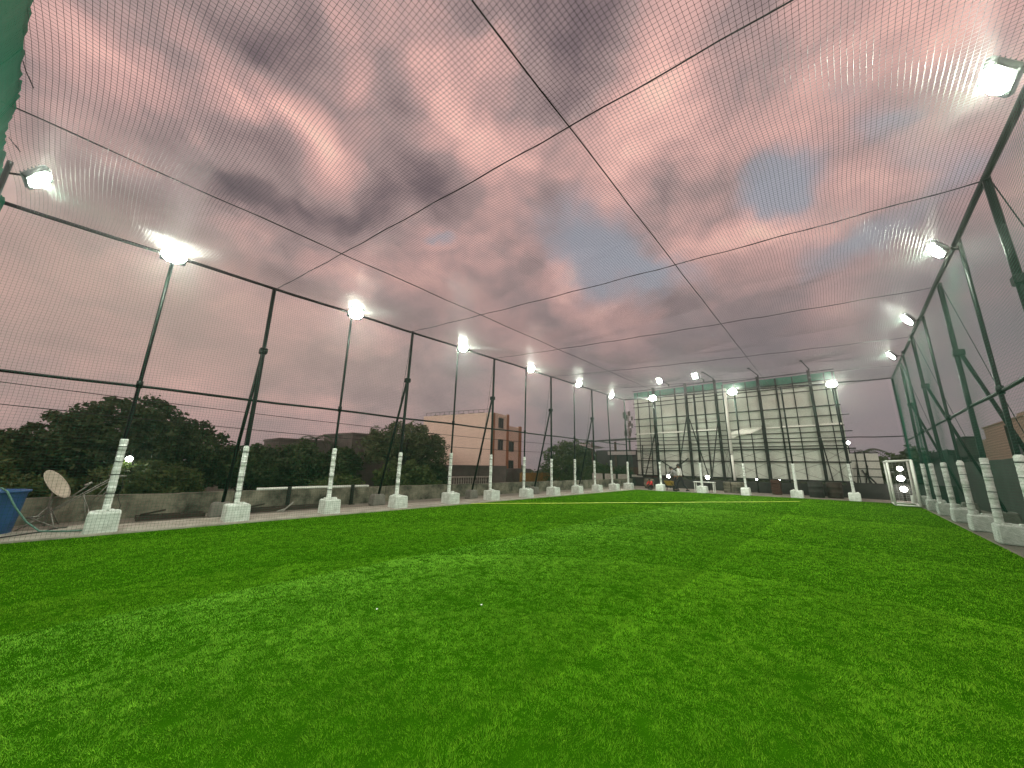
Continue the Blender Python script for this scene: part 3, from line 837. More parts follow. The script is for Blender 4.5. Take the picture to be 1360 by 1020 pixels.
def dish():
    root = empty("satellite_dish", (-13.0,-.86,0))
    c = Vector((0,-.04,.88)); n = Vector((.33,.77,.55)).normalized()
    u = Vector((0,0,1)).cross(n).normalized(); v = n.cross(u)
    b = MB(); vs = []; fs = []; K = 28; R = 7
    for i in range(R+1):
        q = i/R
        for k in range(K):
            a = 2*PI*k/K
            p = c + u*(.31*q*math.cos(a)) + v*(.36*q*math.sin(a)) + n*(.075*(q*q-1))
            vs.append(p)
    for i in range(R):
        for k in range(K):
            j = (k+1)%K; fs.append((i*K+k, i*K+j, (i+1)*K+j, (i+1)*K+k))
    b.add(vs, fs); o = b.build("reflector", M["dish"], root, True)
    sm = o.modifiers.new("thick", "SOLIDIFY"); sm.thickness = .012
    a = MB(); foot = c - v*.36; tip = c - v*.30 + n*.42
    a.tube([foot - n*.03, foot + n*.10 - v*.02, tip], .013, 6); a.build("feed_arm", M["galv"], root, True)
    l = MB(); l.tube([tip - n*.05 + v*.02, tip - n*.01 + v*.02, tip + n*.06 + v*.03], [.035,.03,.022], 10); l.build("feed_horn", M["galv"], root, True)
    m_ = MB(); m_.tube([(-.02,-.06,.0),(-.02,-.06,.72),tuple(c-n*.09)], .024, 8); m_.build("mast", M["galv"], root, True)
    t = MB()
    for dx, dy in ((.26,.10),(-.26,.12),(0,-.32)): t.tube([(-.02,-.06,.42),(dx,dy,.0)], .014, 6)
    t.build("tripod", M["galv"], root, True)
    return tag(root, "beige satellite dish on a thin tripod beside the blue tub", "satellite dish")
dish()
def aerial():
    root = empty("folded_aerial", (-12.6,-.75,0))
    b = MB()
    for o in (-.035,.035):
        b.tube([(o*.6,-.22,.23+o*.5),(.02+o*.6,.72,1.06+o*.9)], .012, 6)
    b.build("boom", M["galv"], root, True)
    e = MB(); e.tube([(-.02,.60,1.07),(.02,.88,1.06)], .018, 6); e.tube([(0,-.40,.235),(0,-.18,.25)], .022, 6); e.build("end_bar", M["galv"], root, True)
    for p, q in (((0,-.36,.23),(.25,.10,0)),((0,-.20,.24),(.10,-.48,0)),((.02,.70,1.02),(.02,.45,.55)),((.05,.74,1.0),(.08,.52,.5)),((0,.28,.66),(.10,.42,.36)),((.10,.42,.36),(.14,.50,.02)),((.02,.30,.66),(.05,.44,.03))):
        s = MB(); s.tube([p,q], .010, 6); s.build("strut", M["galv"], root, True)
    w = MB(); w.tube([(.03,.80,1.05),(.1,.86,.85),(.05,.82,.6),(.15,.9,.4),(.12,.86,.1)], .006, 4); w.build("lead_wire", M["cable"], root, True)
    return tag(root, "thin metal aerial frame of twin rods sloping from the blue tub to the first pole", "aerial")
aerial()
mb = MB(); mb.bevbox(-12.25,-.42,-.004,.34,.26,.05,.015); tag(mb.build("concrete_slab", M["strip"]), "small pale slab lying on the deck under the aerial frame", "slab")
for p, lb in (((-3.76,2.05),"tiny white scrap of paper on the turf, left of the two scraps"),((-3.1,2.9),"tiny white scrap of paper on the turf, right of the two scraps")):
    mb = MB(); mb.add([(p[0]-.012,p[1]-.007,.022),(p[0]+.011,p[1]-.008,.024),(p[0]+.012,p[1]+.007,.028),(p[0]-.01,p[1]+.008,.025),(p[0],p[1],.032)],[(0,1,4),(1,2,4),(2,3,4),(3,0,4)])
    tag(mb.build("paper_scrap", M["paper"]), lb, "litter", "scraps on the turf")

# ------------------------------------------------------------------ right side
mb = MB()
vs = []; fs = []; ys = [1 + i*1.0 for i in range(42)]
for i, y in enumerate(ys):
    h = 2.02 + .012*math.sin(i*2.1)
    vs += [(4.0,y,-.05),(4.0,y,h),(4.24,y,h),(4.24,y,-.05)]
for i in range(len(ys)-1):
    for k in range(4): fs.append((4*i+k, 4*i+4+k, 4*i+4+(k+1)%4, 4*i+(k+1)%4))
fs += [(0,1,2,3), tuple(4*(len(ys)-1)+k for k in (3,2,1,0))]
mb.add(vs, fs)
tag(mb.build("boundary_wall", M["darkwall"]), "dark stained boundary wall behind the right hand posts", "wall")
def shed_right():
    root = empty("dark_shed", (6.0,36,-3.5))
    b = MB(); b.box(-1.55,-.8,-4,10,0,6.0); b.build("wall", M["darkwall"], root)
    rf = MB(); rf.box(-1.68,-.7,-4.2,10.2,6.0,6.3); rf.bar((-1.70,-4.2,6.16),(-1.70,10.2,6.16),.05,.36); rf.build("roof", M["steel"], root)
    return tag(root, "long dark flat roofed shed beyond the right boundary wall", "shed")
shed_right()
def tankbox():
    root = empty("roof_tank", (4.75,29.8,2.2))
    b = MB(); b.bevbox(0,0,.14,.5,1.9,.95,.06); b.build("tank", M["darkwall"], root)
    f = MB()
    for y in (-.8,.8): f.box(-.22,.22,y-.06,y+.06,-5.7,.14)
    f.build("stand", M["steel"], root)
    l = MB(); l.bevbox(0,0,1.09,.56,1.96,.06,.02); l.build("lid", M["steel"], root)
    return tag(root, "dark square water tank on legs at the near end of the long shed", "water tank")
tankbox()
def brickhouse():
    root = empty("brick_building", (9.2,42,-3.5))
    b = MB(); b.box(0,9,-14,9,0,8.9); b.build("wall", M["brick"], root)
    b2 = MB(); b2.box(.6,9,9.0,22,0,8.2); b2.build("rear_wall", M["brick"], root)
    p = MB(); p.box(-.08,9.1,-14.1,-.2,8.9,9.15); p.box(-.06,9.1,-.2,9.1,8.9,9.0); p.build("roof_parapet", M["brick"], root)
    for y in (-9,-5,1.5):
        w = MB(); w.box(-.03,.03,y-.5,y+.5,6.0,7.4); wo = w.build("window", M["dglass"], root)
        fr = MB(); fr.bar((-.05,y-.52,5.97),(-.05,y+.52,5.97),.06); fr.bar((-.05,y-.52,7.43),(-.05,y+.52,7.43),.06); fr.build("frame", M["greyplaster"], wo)
    for y in (2.6,6.5):
        d = MB(); d.tube([(-.10 if y<4 else .5,y,0),(-.10 if y<4 else .5,y,8.6)], .08, 6); d.build("drain_pipe", M["rust"], root)
    return tag(root, "tan coursed brick building with stepped roof beyond the right wall", "building")
brickhouse()

def goal():
    root = empty("goal_frame", (1.75,25.0,0))
    x0, x1, y0, y1 = -.38, .40, -.55, 1.15; hm, hb = 2.0, 2.06
    def t(name, pts, r=.034):
        b = MB(); b.tube(pts, r, 8); return b.build(name, M["whitepaint"], root, True)
    t("goal_post", [(x0,y0,.03),(x0,y0,hm)], .04); t("goal_post", [(x0,y1,.03),(x0,y1,hm)], .04)
    t("back_post", [(x1,y0,.03),(x1,y0,hb)], .055); t("back_post", [(x1,y1,.03),(x1,y1,hb)])
    t("crossbar", [(x0,y0-.05,hm),(x0,y1+.05,hm)], .05); t("back_bar", [(x1,y0,hb),(x1,y1,hb)])
    t("side_bar", [(x0,y0,.05),(x1,y0,.05)]); t("side_bar", [(x0,y1,.05),(x1,y1,.05)])
    t("side_bar", [(x0,y0,hm),(x1,y0,hb)]); t("side_bar", [(x0,y1,hm),(x1,y1,hb)])
    t("ground_bar", [(x0,y0,.05),(x0,y1,.05)]); t("ground_bar", [(x1,y0,.05),(x1,y1,.05)])
    b = MB(); st = .11
    n = int((y1-y0)/st)
    for i in range(n+1):
        y = y0+(y1-y0)*i/n; b.tube([(x1+.02,y,.05),(x1+.03,y,1.0),(x1+.02,y,hb)], .0022, 3, False)
    for k in range(18):
        z = .1+k*.11; b.tube([(x1+.025,y0,z),(x1+.025,y1,z)], .0022, 3, False)
        b.tube([(x0,y1,z),(x1,y1,z)], .0022, 3, False)
    for i in range(7):
        x = x0+(x1-x0)*i/6; b.tube([(x,y1,.05),(x,y1,hm)], .0022, 3, False)
    b.build("goal_net", M["whitepaint"], root)
    return tag(root, "small white tubular goal standing in the far right corner", "goal")
goal()

# ------------------------------------------------------------------ far end
mb = MB(); mb.box(-13.9,-.2,29.6,29.85,-.02,.70); mb.box(-.2,4.0,29.6,29.85,-.02,.86)
tag(mb.build("end_wall", M["darkwall"]), "low dark wall at the foot of the big hoarding", "wall")

def hoarding(x0, x1, posts, thick, thin, label, name, z0=.85, z1=8.25, arms=(), green=True, batten=None, pipe=None, braces=(), flap=False, strut=True):
    Y = 31.0
    root = empty(name, ((x0+x1)/2, Y, -.02)); ox = -(x0+x1)/2
    X = lambda x: x+ox
    # back sheets, several panels with slightly different set
    cols = sorted([x0]+[p for p in posts if x0+.3 < p < x1-.3]+[x1])
    rows = [z0, 2.09, 3.3, 4.45, 5.75, 6.9, z1-.55]
    rr = random.Random(int(x0*10))
    for i in range(len(cols)-1):
        p = MB()
        for j in range(len(rows)-1):
            o = rr.uniform(0,.05)
            p.box(X(cols[i])+.004, X(cols[i+1])-.004, .10+o, .14+o, rows[j]+.004, rows[j+1]-.004)
        p.build("back_sheet", M["hoard"], root)
    if green:
        g = MB(); n = 24; vs = []; fs = []
        for i in range(n+1):
            x = x0+(x1-x0)*i/n; y = .06+.03*math.sin(i*1.3)
            vs += [(X(x),y,z1-.62),(X(x),y+.02,z1-.05),(X(x),y+.03,z1-.05),(X(x),y+.02,z1-.62)]
        for i in range(n):
            for k in range(4): fs.append((4*i+k,4*i+4+k,4*i+4+(k+1)%4,4*i+(k+1)%4))
        g.add(vs, fs); g.build("green_banner", M["hoardgreen"], root)
    for x in posts:
        b = MB(); b.bar((X(x),-.20,-.0),(X(x),-.20,z1+.15),.17,.20); b.build("post", M["steel"], root)
    for x in thick:
        b = MB(); b.bar((X(x),-.05,.3),(X(x),-.05,z1-.1),.10); b.build("upright", M["steel"], root)
    for x in thin:
        b = MB(); b.bar((X(x),.03,z0),(X(x),.03,z1-.1),.055); b.build("upright", M["steel"], root)
    for z, w in ((z1-.62,.06),(7.15,.06),(6.8,.05),(5.72,.07),(5.08,.05),(4.40,.05),(4.02,.05),(3.42,.05),(3.12,.05),(2.93,.08),(2.08,.08),(z0+.02,.10),(z1+.05,.045)):
        b = MB(); e = .35 if z in (5.08,4.02,2.93,7.15) else .03
        b.bar((X(x0)-.03,-.09,z),(X(x1)+(e if x1 > 0 else .03),-.09,z+.01),w); b.build("rail", M["steel"], root)
    if batten:
        for a, c, zb, h in batten:
            b = MB(); b.box(X(a),X(c),-.19,-.13,zb-h,zb+h); b.build("batten", M["batten"], root)
    for p, q in braces:
        b = MB(); b.bar((X(p[0]),p[1],p[2]),(X(q[0]),q[1],q[2]),.07); b.build("brace", M["steel"], root)
    # faint rear bracing on the sheets
    for i in range(len(cols)-1):
        for (za, zb) in ((z0+.1,2.0),(2.15,2.9)):
            b = MB(); b.bar((X(cols[i])+.1,.085,za),(X(cols[i+1])-.1,.085,zb),.022); b.bar((X(cols[i+1])-.1,.075,za),(X(cols[i])+.1,.075,zb),.022); b.build("thin_brace", M["galv"], root)
    for x, lit in arms:
        b = MB(); b.bar((X(x),-.2,z1+.1),(X(x),-.2,z1+.30),.08); b.bar((X(x),-.2,z1+.28),(X(x)-.25,-2.1,z1+.46),.05); ao = b.build("lamp_arm", M["steel"], root)
        if lit:
            f = MB(); f.bevbox(0,0,-.05,.34,.44,.09,.02); fo = f.build("floodlight", M["housing"], ao)
            l = MB(); l.add([(-.15,-.2,-.056),(.15,-.2,-.056),(.15,.2,-.056),(-.15,.2,-.056)], [(3,2,1,0)]); l.build("lens", M["lens"], fo)
            fo.location = (X(x)-.2,-1.7,z1+.36); fo.rotation_euler = (math.radians(-50),0,0)
        else:
            f = MB(); f.bevbox(X(x)-.25,-2.1,z1+.40,.16,.10,.07,.015); f.build("fitting", M["steel"], ao)
    if pipe:
        b = MB(); b.tube([(X(pipe),-.32,2.6),(X(pipe)+.02,-.32,7.6)], .10, 8); b.tube([(X(pipe)+.02,-.32,.5),(X(pipe),-.32,2.55)], .085, 8); b.build("drain_pipe", M["batten"], root, True)
    if flap:
        b = MB()
        pts = [(-6.28,4.05),(-5.95,4.25),(-5.4,4.42),(-4.6,4.5),(-4.15,4.48),(-4.1,4.42),(-4.8,4.06),(-5.3,3.98),(-5.75,3.92),(-6.02,3.70)]
        vs = [(X(a), -.34+.10*math.sin(3*a)-.04*(b_-4), b_) for a, b_ in pts]; n = len(vs)
        vs2 = [(v[0], v[1]+.012, v[2]) for v in vs]
        b.add(vs+vs2, [tuple(range(n-1,-1,-1)), tuple(range(n,2*n))]+[(i,(i+1)%n,n+(i+1)%n,n+i) for i in range(n)])
        b.build("torn_sheet", M["batten"], root)
    return tag(root, label, "hoarding", "big hoardings beyond the far end")
hoarding(-13.62, -6.36, (-11.72,-9.05,-6.85), (-9.95,-7.75), (-13.25,-12.25,-11.2,-8.45), 
         "left half of the big hoarding, seen from behind, with a straight white batten across it", "hoarding",
         arms=((-10.35,True),(-7.6,True),(-6.9,False)), batten=((-13.4,-11.85,4.40,.045),(-11.6,-9.2,4.43,.05),(-8.9,-6.9,4.48,.055)),
         braces=(((-11.7,-.3,4.6),(-12.7,-1.2,.0)),((-9.1,-.3,5.6),(-10.0,-1.4,.0)),((-8.9,-.3,5.4),(-7.4,-1.4,.0)),((-6.9,-.3,5.0),(-7.6,-1.3,.0)),((-11.5,-.5,2.2),(-9.3,-.5,.7)),((-9.2,-.45,2.3),(-11.3,-.45,.7))))
hoarding(-6.32, .18, (-4.02,-1.1), (-6.36,-3.0,.08), (-5.6,-4.85,-2.05,-.35),
         "right half of the big hoarding, seen from behind, with a torn white flap", "hoarding", z1=8.05,
         arms=((-3.95,False),(-1.05,False)), batten=((-3.9,-3.1,4.42,.04),(-2.95,-1.2,4.46,.055),(-1.0,.1,4.50,.06)),
         pipe=-6.2, braces=(((-4.1,-.3,4.6),(-4.0,-1.0,.0)),((-1.1,-.3,4.4),(-.7,-1.0,.0)),), flap=True)
# access ladder at the left end
def ladder():
    root = empty("steel_ladder", (-12.4,30.1,0))
    for x in (-.42,.42):
        b = MB(); b.bar((x,0,0),(x,.35,3.4),.06); b.build("stile", M["steel"], root)
    for k in range(8):
        b = MB(); z = .35+k*.38; b.bar((-.40,.35*z/3.4,z),(.40,.35*z/3.4,z),.04); b.build("rung", M["steel"], root)
    return tag(root, "black steel ladder leaning on the left end of the big hoarding", "ladder")
ladder()

def small_board():
    root = empty("panel_board", (.75,33.2,-1.0))
    for i, (xa, xb) in enumerate(((-.68,-.28),(-.26,.14),(.18,.80))):
        for j in range(4):
            p = MB(); z = 1.72+.50*j; p.bevbox((xa+xb)/2, .05, z, xb-xa-.03, .05, .45, .012); p.build("panel", M["hoard"], root)
    for x in (-.7,-.27,.16):
        b = MB(); b.bar((x,0,0),(x,0,3.85),.06); b.build("post", M["steel"], root)
    for z in (1.68,2.19,2.69,3.19,3.72):
        b = MB(); b.bar((-.95,-.02,z),(.80,-.02,z),.045); b.build("rail", M["steel"], root)
    for p, q in (((-.1,-.1,2.6),(.55,-1.2,1.0)),((.05,-.1,2.4),(.9,-1.4,1.0)),((-.27,-.1,3.0),(-.5,-1.2,1.0)),((-.1,-.06,1.4),(.2,-.08,2.9))):
        b = MB(); b.bar(p,q,.06); b.build("brace", M["steel"], root)
    return tag(root, "small panelled board on steel posts right of the big hoarding", "board")
small_board()

# clutter along the far edge
def low_table():
    root = empty("table", (-7.1,26.4,0))
    t = MB(); t.bevbox(0,0,.60,1.25,.5,.05,.012); t.build("table_top", M["whitepaint"], root)
    for sx in (-.56,.56):
        for sy_ in (-.19,.19):
            l = MB(); l.bar((sx,sy_,0),(sx,sy_,.60),.05); l.build("leg", M["whitepaint"], root)
    return tag(root, "white low table standing right of the walking man", "table")
low_table()
def cart():
    root = empty("yellow_barrow", (-9.2,26.3,0))
    b = MB()
    vs = [(-.22,-.28,.30),(.22,-.28,.30),(.22,.28,.30),(-.22,.28,.30),(-.36,-.4,.62),(.36,-.4,.62),(.36,.42,.56),(-.36,.42,.56)]
    b.add(vs, [(3,2,1,0),(0,1,5,4),(1,2,6,5),(2,3,7,6),(3,0,4,7)]); o = b.build("tray", M["yellowpaint"], root)
    o.modifiers.new("thick","SOLIDIFY").thickness = .02
    f = MB()
    for s in (-.2,.2): f.tube([(s,.42,.18),(s,-.2,.26),(s*1.3,-.75,.52)], .02, 6); f.tube([(s,-.2,.26),(s,-.3,.0)], .018, 6)
    f.build("handles", M["steel"], root, True)
    w = MB(); w.tube([(-.04,.5,.17),(.04,.5,.17)], .17, 16); w.build("wheel", M["strap"], root, True)
    return tag(root, "yellow wheelbarrow parked behind the walking man", "wheelbarrow")
cart()
def rubble(x, y, sx, sy, h, m, label, name, n=1):
    mb = MB(); rr = random.Random(int(x*100))
    for i in range(n):
        for j in range(max(1, int(h/.22))):
            for k in range(max(1, int(sx/.4))):
                w = sx/max(1, int(sx/.4))
                mb.bevbox(x-sx/2+w*(k+.5)+rr.uniform(-.02,.02), y+rr.uniform(-.03,.03), j*.225, w-.02, sy, .22, .03)
    return tag(mb.build(name, m), label, "block stack")
rubble(-5.6,27.6,1.3,.4,.68,M["parapet"],"stack of stained concrete blocks below the torn flap of the hoarding","block_stack")
rubble(-3.5,28.4,.5,.5,.9,M["redbrick"],"short red brick pier standing below the right half hoarding","brick_pier")
rubble(-11.0,26.9,.6,.5,.68,M["parapet"],"small stack of grey blocks beside the crouching child","block_stack")
def drum(x,y,label,m):
    mb = MB(); mb.lathe([(0,0),(.34,0),(.35,.03),(.35,.28),(.365,.30),(.35,.32),(.35,.58),(.365,.60),(.35,.62),(.35,.86),(.33,.88),(0,.87)], n=20)
    o = mb.build("drum", m, None, True); o.location = (x,y,0); return tag(o,label,"drum")
drum(-1.55,27.9,"dark oil drum standing near the right end of the hoarding",M["darkwall"])
drum(-.75,28.3,"dark oil drum beside another one behind the far row of posts",M["rust"])
# white screen panels at far left
def screen(x, y, label):
    root = empty("screen_panel", (x,y,-.02))
    p = MB(); p.bevbox(0,0,.12,1.12,.05,.76,.012); p.build("panel", M["whitewall"], root)
    for s in (-.58,.58):
        b = MB(); b.bar((s,0,0),(s,0,.95),.06); b.build("post", M["steel"], root)
    return tag(root, label, "screen", "white screens at the far left corner")
for i in range(4):
    screen(-17.6+1.32*i, 31.0, ["white screen panel furthest left beyond the corner net","second white screen panel from the left beyond the corner net",
           "third white screen panel from the left beyond the corner net","white screen panel touching the left end of the hoarding"][i])

# ------------------------------------------------------------------ small far lamps
def wall_lamp(p, zb, label, s=.09):
    root = empty("yard_lamp", (p[0],p[1],zb))
    h = p[2]-zb
    b = MB(); b.tube([(0,0,0),(0,0,h+.05),(.0,-.18,h+.12)], .03, 6); b.build("lamp_post", M["steel"], root, True)
    l = MB(); l.lathe([(0,-s),(s*.7,-s*.7),(s,0),(s*.7,s*.7),(0,s)], (0,-.18,h), 12); l.build("bulb", M["bulb"], root, True)
    return tag(root, label, "yard lamp")
for p, zb, lb, s in (((-30,.42,1.40),-3.5,"lit lamp glowing among the trees beside the first padded pole",.16),
      ((-10.1,28.6,.88),-.02,"lit lamp low behind the far pole left of the walking man",.13),
      ((-7.4,28.6,.90),-.02,"lit lamp above the white low table",.13),
      ((-3.35,29.2,.86),-.02,"small lit lamp under the middle of the right hoarding",.05),
      ((-4.6,29.3,.86),-.02,"small lit lamp beside the red brick pier under the hoarding",.05),
      ((.22,33.5,3.4),-3.5,"lit lamp on a tall post beside the right edge of the hoarding",.12),
      ((2.55,36,1.75),-3.5,"lit lamp just above the white goal",.15),
      ((2.50,36,1.12),-3.5,"lit lamp seen through the top of the white goal",.19),
      ((2.07,29.45,.61),-.02,"lit lamp seen through the lower half of the white goal",.15),
      ((-34.0,57,.3),-3.5,"lit lamp at the foot of the round tree by the white screens",.2)):
    wall_lamp(p, zb, lb, s)

# ------------------------------------------------------------------ buildings on the left
def frame_from(c, a):
    o = Vector((c[0], c[1], -3.5)); return o, a
def apartment():
    root = empty("apartment_block", (-41.5,40.0,-3.5), math.radians(14))
    # local: near corner at origin, blank wall towards -x, windowed front towards +y
    Hh = 13.0
    b = MB(); b.box(-15,0,0,5.2,0,Hh); b.build("wall", M["beige"], root)
    b = MB(); b.box(-15,-1.6,5.2,13,0,Hh-1.0); b.build("rear_wing", M["beige"], root)
    p = MB(); p.box(-15.05,.05,-.05,.2,Hh,Hh+.35); p.box(-.15,.05,.2,5.25,Hh,Hh+.35); p.box(-15.05,-1.5,12.9,13.1,Hh-1.0,Hh-.7); p.build("roof_parapet", M["beige"], root)
    for y0, y1, x, h in ((.0,.55,.04,Hh+.3),(4.5,5.25,.05,Hh+.6),(12.0,13.05,-1.5,Hh-.7)):
        o = MB(); o.box(x-.1,x+.04,y0,y1,2.5,h); o.build("orange_band", M["orange"], root)
    for (y, z, w, h, x) in ((2.5,11.0,1.5,1.6,0),(2.5,7.4,1.5,1.6,0),(9.0,7.4,2.0,1.7,-1.6),(9.0,4.0,2.0,1.7,-1.6),(7.6,2.2,.9,1.0,-1.6)):
        fr = MB()
        for a, c_ in (((x+.04,y-w/2,z),(x+.04,y+w/2,z)),((x+.04,y-w/2,z+h),(x+.04,y+w/2,z+h)),((x+.04,y-w/2,z),(x+.04,y-w/2,z+h)),((x+.04,y+w/2,z),(x+.04,y+w/2,z+h)),((x+.04,y,z),(x+.04,y,z+h))): fr.bar(a,c_,.09)
        fo = fr.build("window", M["greyplaster"], root)
        g = MB(); g.box(x-.02,x+.02,y-w/2,y+w/2,z,z+h); g.build("pane", M["dglass"], fo)
        sl = MB(); sl.box(x+.0,x+.4,y-w/2-.2,y+w/2+.2,z+h+.1,z+h+.2); sl.build("sunshade", M["beige"], fo)
    t = MB(); t.box(-9,-4,1.0,4,Hh,Hh+.05)
    for k in range(6): t.bevbox(-13+2.0*k, 1.2, Hh+.05, .9, .9, .55, .06)
    for k in range(14): t.bar((-14.5+1.05*k,.1,Hh+.35),(-14.5+1.05*k,.1,Hh+.95),.05)
    t.bar((-14.6,.1,Hh+.95),(-.2,.1,Hh+.95),.05)
    t.build("roof_railing", M["rust"], root)
    # lean-to annexe in front of the window side
    a = MB(); a.box(.3,3.2,.8,7.5,0,4.4); a.build("annexe", M["greyplaster"], root)
    return tag(root, "peach apartment block with a blank side wall and orange bands on its window side", "building")
apartment()
def simple_building(name, x, y, rz, sx, sy, h, m, label, wins=()):
    root = empty(name, (x,y,-3.5), math.radians(rz))
    b = MB(); b.box(-sx/2,sx/2,-sy/2,sy/2,0,h); b.build("wall", m, root)
    p = MB(); p.box(-sx/2-.1,sx/2+.1,-sy/2-.1,sy/2+.1,h,h+.22); p.build("roof", M["greyplaster"], root)
    for px, pz in wins:
        w = MB(); w.box(sx/2-.02,sx/2+.03,px-.6,px+.6,pz,pz+1.2); wo = w.build("window", M["dglass"], root)
        f = MB(); f.bar((sx/2+.04,px-.65,pz-.05),(sx/2+.04,px+.65,pz-.05),.1); f.build("sill", M["greyplaster"], wo)
    return tag(root, label, "building")
simple_building("grey_house", -43, 20.5, 8, 6, 8.5, 7.9, M["greyplaster"], "flat grey building half hidden by the round tree left of the peach block", ((-2,5),(2,5)))
simple_building("terrace_house", -45, 13, 0, 6, 5, 7.0, M["greyplaster"], "low dark roofed house showing above the left tree line", ((0,4.5),))
# grey lower block and white balustrade before the apartment
def balustrade():
    root = empty("balustrade", (-36.5,31.8,-3.5), math.radians(-4))
    b = MB(); b.box(-.15,.15,-5,5,0,2.35); b.build("wall", M["greyplaster"], root)
    t = MB(); t.box(-.14,.14,-5,5,3.25,3.42); t.build("top_rail", M["whitewall"], root)
    rr = random.Random(2)
    for k in range(27):
        y = -4.8+k*.37
        if rr.random() < .12: continue
        p = MB(); p.lathe([(.09,2.35),(.11,2.45),(.06,2.6),(.11,2.85),(.06,3.1),(.10,3.25)], (0,y,0), 8); p.build("baluster", M["whitewall"], root, True)
    return tag(root, "white balustrade on a grey wall in front of the peach apartment block", "balustrade")
balustrade()
simple_building("yard_building", -39.2, 33.5, 52, 10, 3.0, 4.6, M["greyplaster"], "grey low wing standing between the balustrade and the peach block", ())
def ochre():
    root = empty("ochre_wall", (-34.5,43.5,-3.5))
    b = MB(); b.box(-.12,.12,-4.5,5,0,3.9); b.build("wall", M["ochre"], root)
    for y in (-4.4,-2,.4,2.8,4.9):
        p = MB(); p.box(.12,.22,y-.1,y+.1,0,4.0); p.build("pier", M["ochre"], root)
    return tag(root, "ochre compound wall right of the peach apartment block", "wall")
ochre()
mb = MB(); rr = random.Random(9)
def shed_far():
    root = empty("warehouse", (-21.6,46,-3.5))
    b = MB(); b.box(-4.6,3.2,-1,9,0,5.0); b.build("wall", M["shed"], root)
    c = MB(); c.box(-4.0,3.0,-1.06,-1.0,5.0,7.2); c.build("dark_opening", M["tin"], root)
    rf = MB(); vs = [(-5.2,-1.6,8.3),(3.6,-1.6,8.45),(3.6,9.6,9.6),(-5.2,9.6,9.4)]
    vs2 = [(x,y,z+.22) for x,y,z in vs]
    rf.add(vs+vs2, [(3,2,1,0),(4,5,6,7),(0,1,5,4),(1,2,6,5),(2,3,7,6),(3,0,4,7)]); rf.build("roof", M["tin"], root)
    s = MB(); s.box(-2.0,1.9,-1.5,-1.42,6.55,7.0); s.build("fascia", M["tinwhite"], root)
    s = MB(); vs = [(-6.4,-1.7,8.0),(-4.0,-1.7,7.3),(-4.0,1,7.6),(-6.4,1,8.3)]
    s.add(vs+[(x,y,z+.08) for x,y,z in vs], [(3,2,1,0),(4,5,6,7),(0,1,5,4),(1,2,6,5),(2,3,7,6),(3,0,4,7)]); s.build("awning", M["tinwhite"], root)
    for x in (-4.5,-1,3.1):
        p = MB(); p.bar((x,-1.2,0),(x,-1.2,8.3),.22); p.build("column", M["shed"], root)
    return tag(root, "brown open fronted shed with a dark tin roof left of the hoarding", "shed")
shed_far()
def mast():
    root = empty("telecom_mast", (-22.5,49,-3.5))
    b = MB(); b.tube([(0,0,0),(0,0,12.9)], [.16,.10], 10); b.build("pole", M["galv"], root, True)
    rr = random.Random(3)
    for k in range(18):
        a = rr.uniform(0,2*PI); z = rr.uniform(9.6,12.7); rad = rr.uniform(.35,.75)
        p = MB(); x, y = rad*math.cos(a), rad*math.sin(a)
        p.bevbox(x, y, z-.45, .24, .16, rr.uniform(.5,.9), .03); p.bar((0,0,z),(x,y,z),.05); p.build("antenna", M["greyplaster"], root)
    return tag(root, "telecom mast bristling with panel antennas above the tin roofed shed", "mast")
mast()

# ------------------------------------------------------------------ trees
def leaves(cs, rad, per, size, seed, squash=.75):
    g = np.random.default_rng(seed)
    cs = np.asarray(cs); n = len(cs)*per
    c = np.repeat(cs, per, 0)
    d = g.normal(0, 1, (n,3)); d /= np.linalg.norm(d, axis=1)[:,None]
    p = c + d*(g.uniform(.25,1.0,n)**.6)[:,None]*rad*np.repeat(g.uniform(.6,1.25,len(cs)), per)[:,None]*np.array([1,1,squash])
    a = g.normal(0,1,(n,3)); a[:,2] *= .6; a /= np.linalg.norm(a,axis=1)[:,None]
    b = np.cross(a, g.normal(0,1,(n,3))); b /= np.linalg.norm(b,axis=1)[:,None]
    s = (size*g.uniform(.6,1.4,n))[:,None]
    V = np.stack([p-a*s, p+b*s*.5, p+a*s, p-b*s*.5], 1)
    return V.reshape(-1,3), np.arange(n*4).reshape(-1,4)

def tree(name, x, y, zb, lobes, m, label, seed, nclump=140, per=55, crad=.62, size=.17, trunk=.28, group=None, limbs=9):
    """lobes: list of (dx,dy,z,rx,ry,rz) ellipsoids, z from tree base"""
    root = empty(name, (x,y,zb)); g = random.Random(seed)
    vol = [l[3]*l[4]*l[5] for l in lobes]; cs = []
    while len(cs) < nclump:
        l = g.choices(lobes, vol)[0]
        v = Vector((g.gauss(0,1),g.gauss(0,1),g.gauss(0,1))).normalized()*(g.random()**.38)
        if v.z < -.75: continue
        cs.append((l[0]+v.x*l[3]*1.0, l[1]+v.y*l[4], l[2]+v.z*l[5]))
    V, F = leaves(cs, crad, per, size, seed)
    top = max(l[2] for l in lobes)
    t = MB(); fork = top*.45
    t.tube([(0,0,0),(g.uniform(-.1,.1),g.uniform(-.1,.1),fork*.6),(0,0,fork)], [trunk*1.25,trunk,trunk*.85], 9)
    for i in range(limbs):
        c = Vector(cs[g.randrange(len(cs))]); mid = Vector((c.x*.45,c.y*.45,fork+(c.z-fork)*.6))
        t.tube([(0,0,fork*.92),mid,c], [trunk*.5,trunk*.3,trunk*.08], 6)
    t.build("trunk", M["bark"], root, True)
    np_mesh("crown", V, F, m, root)
    return tag(root, label, "tree", group)
GT = "trees beyond the left parapet"
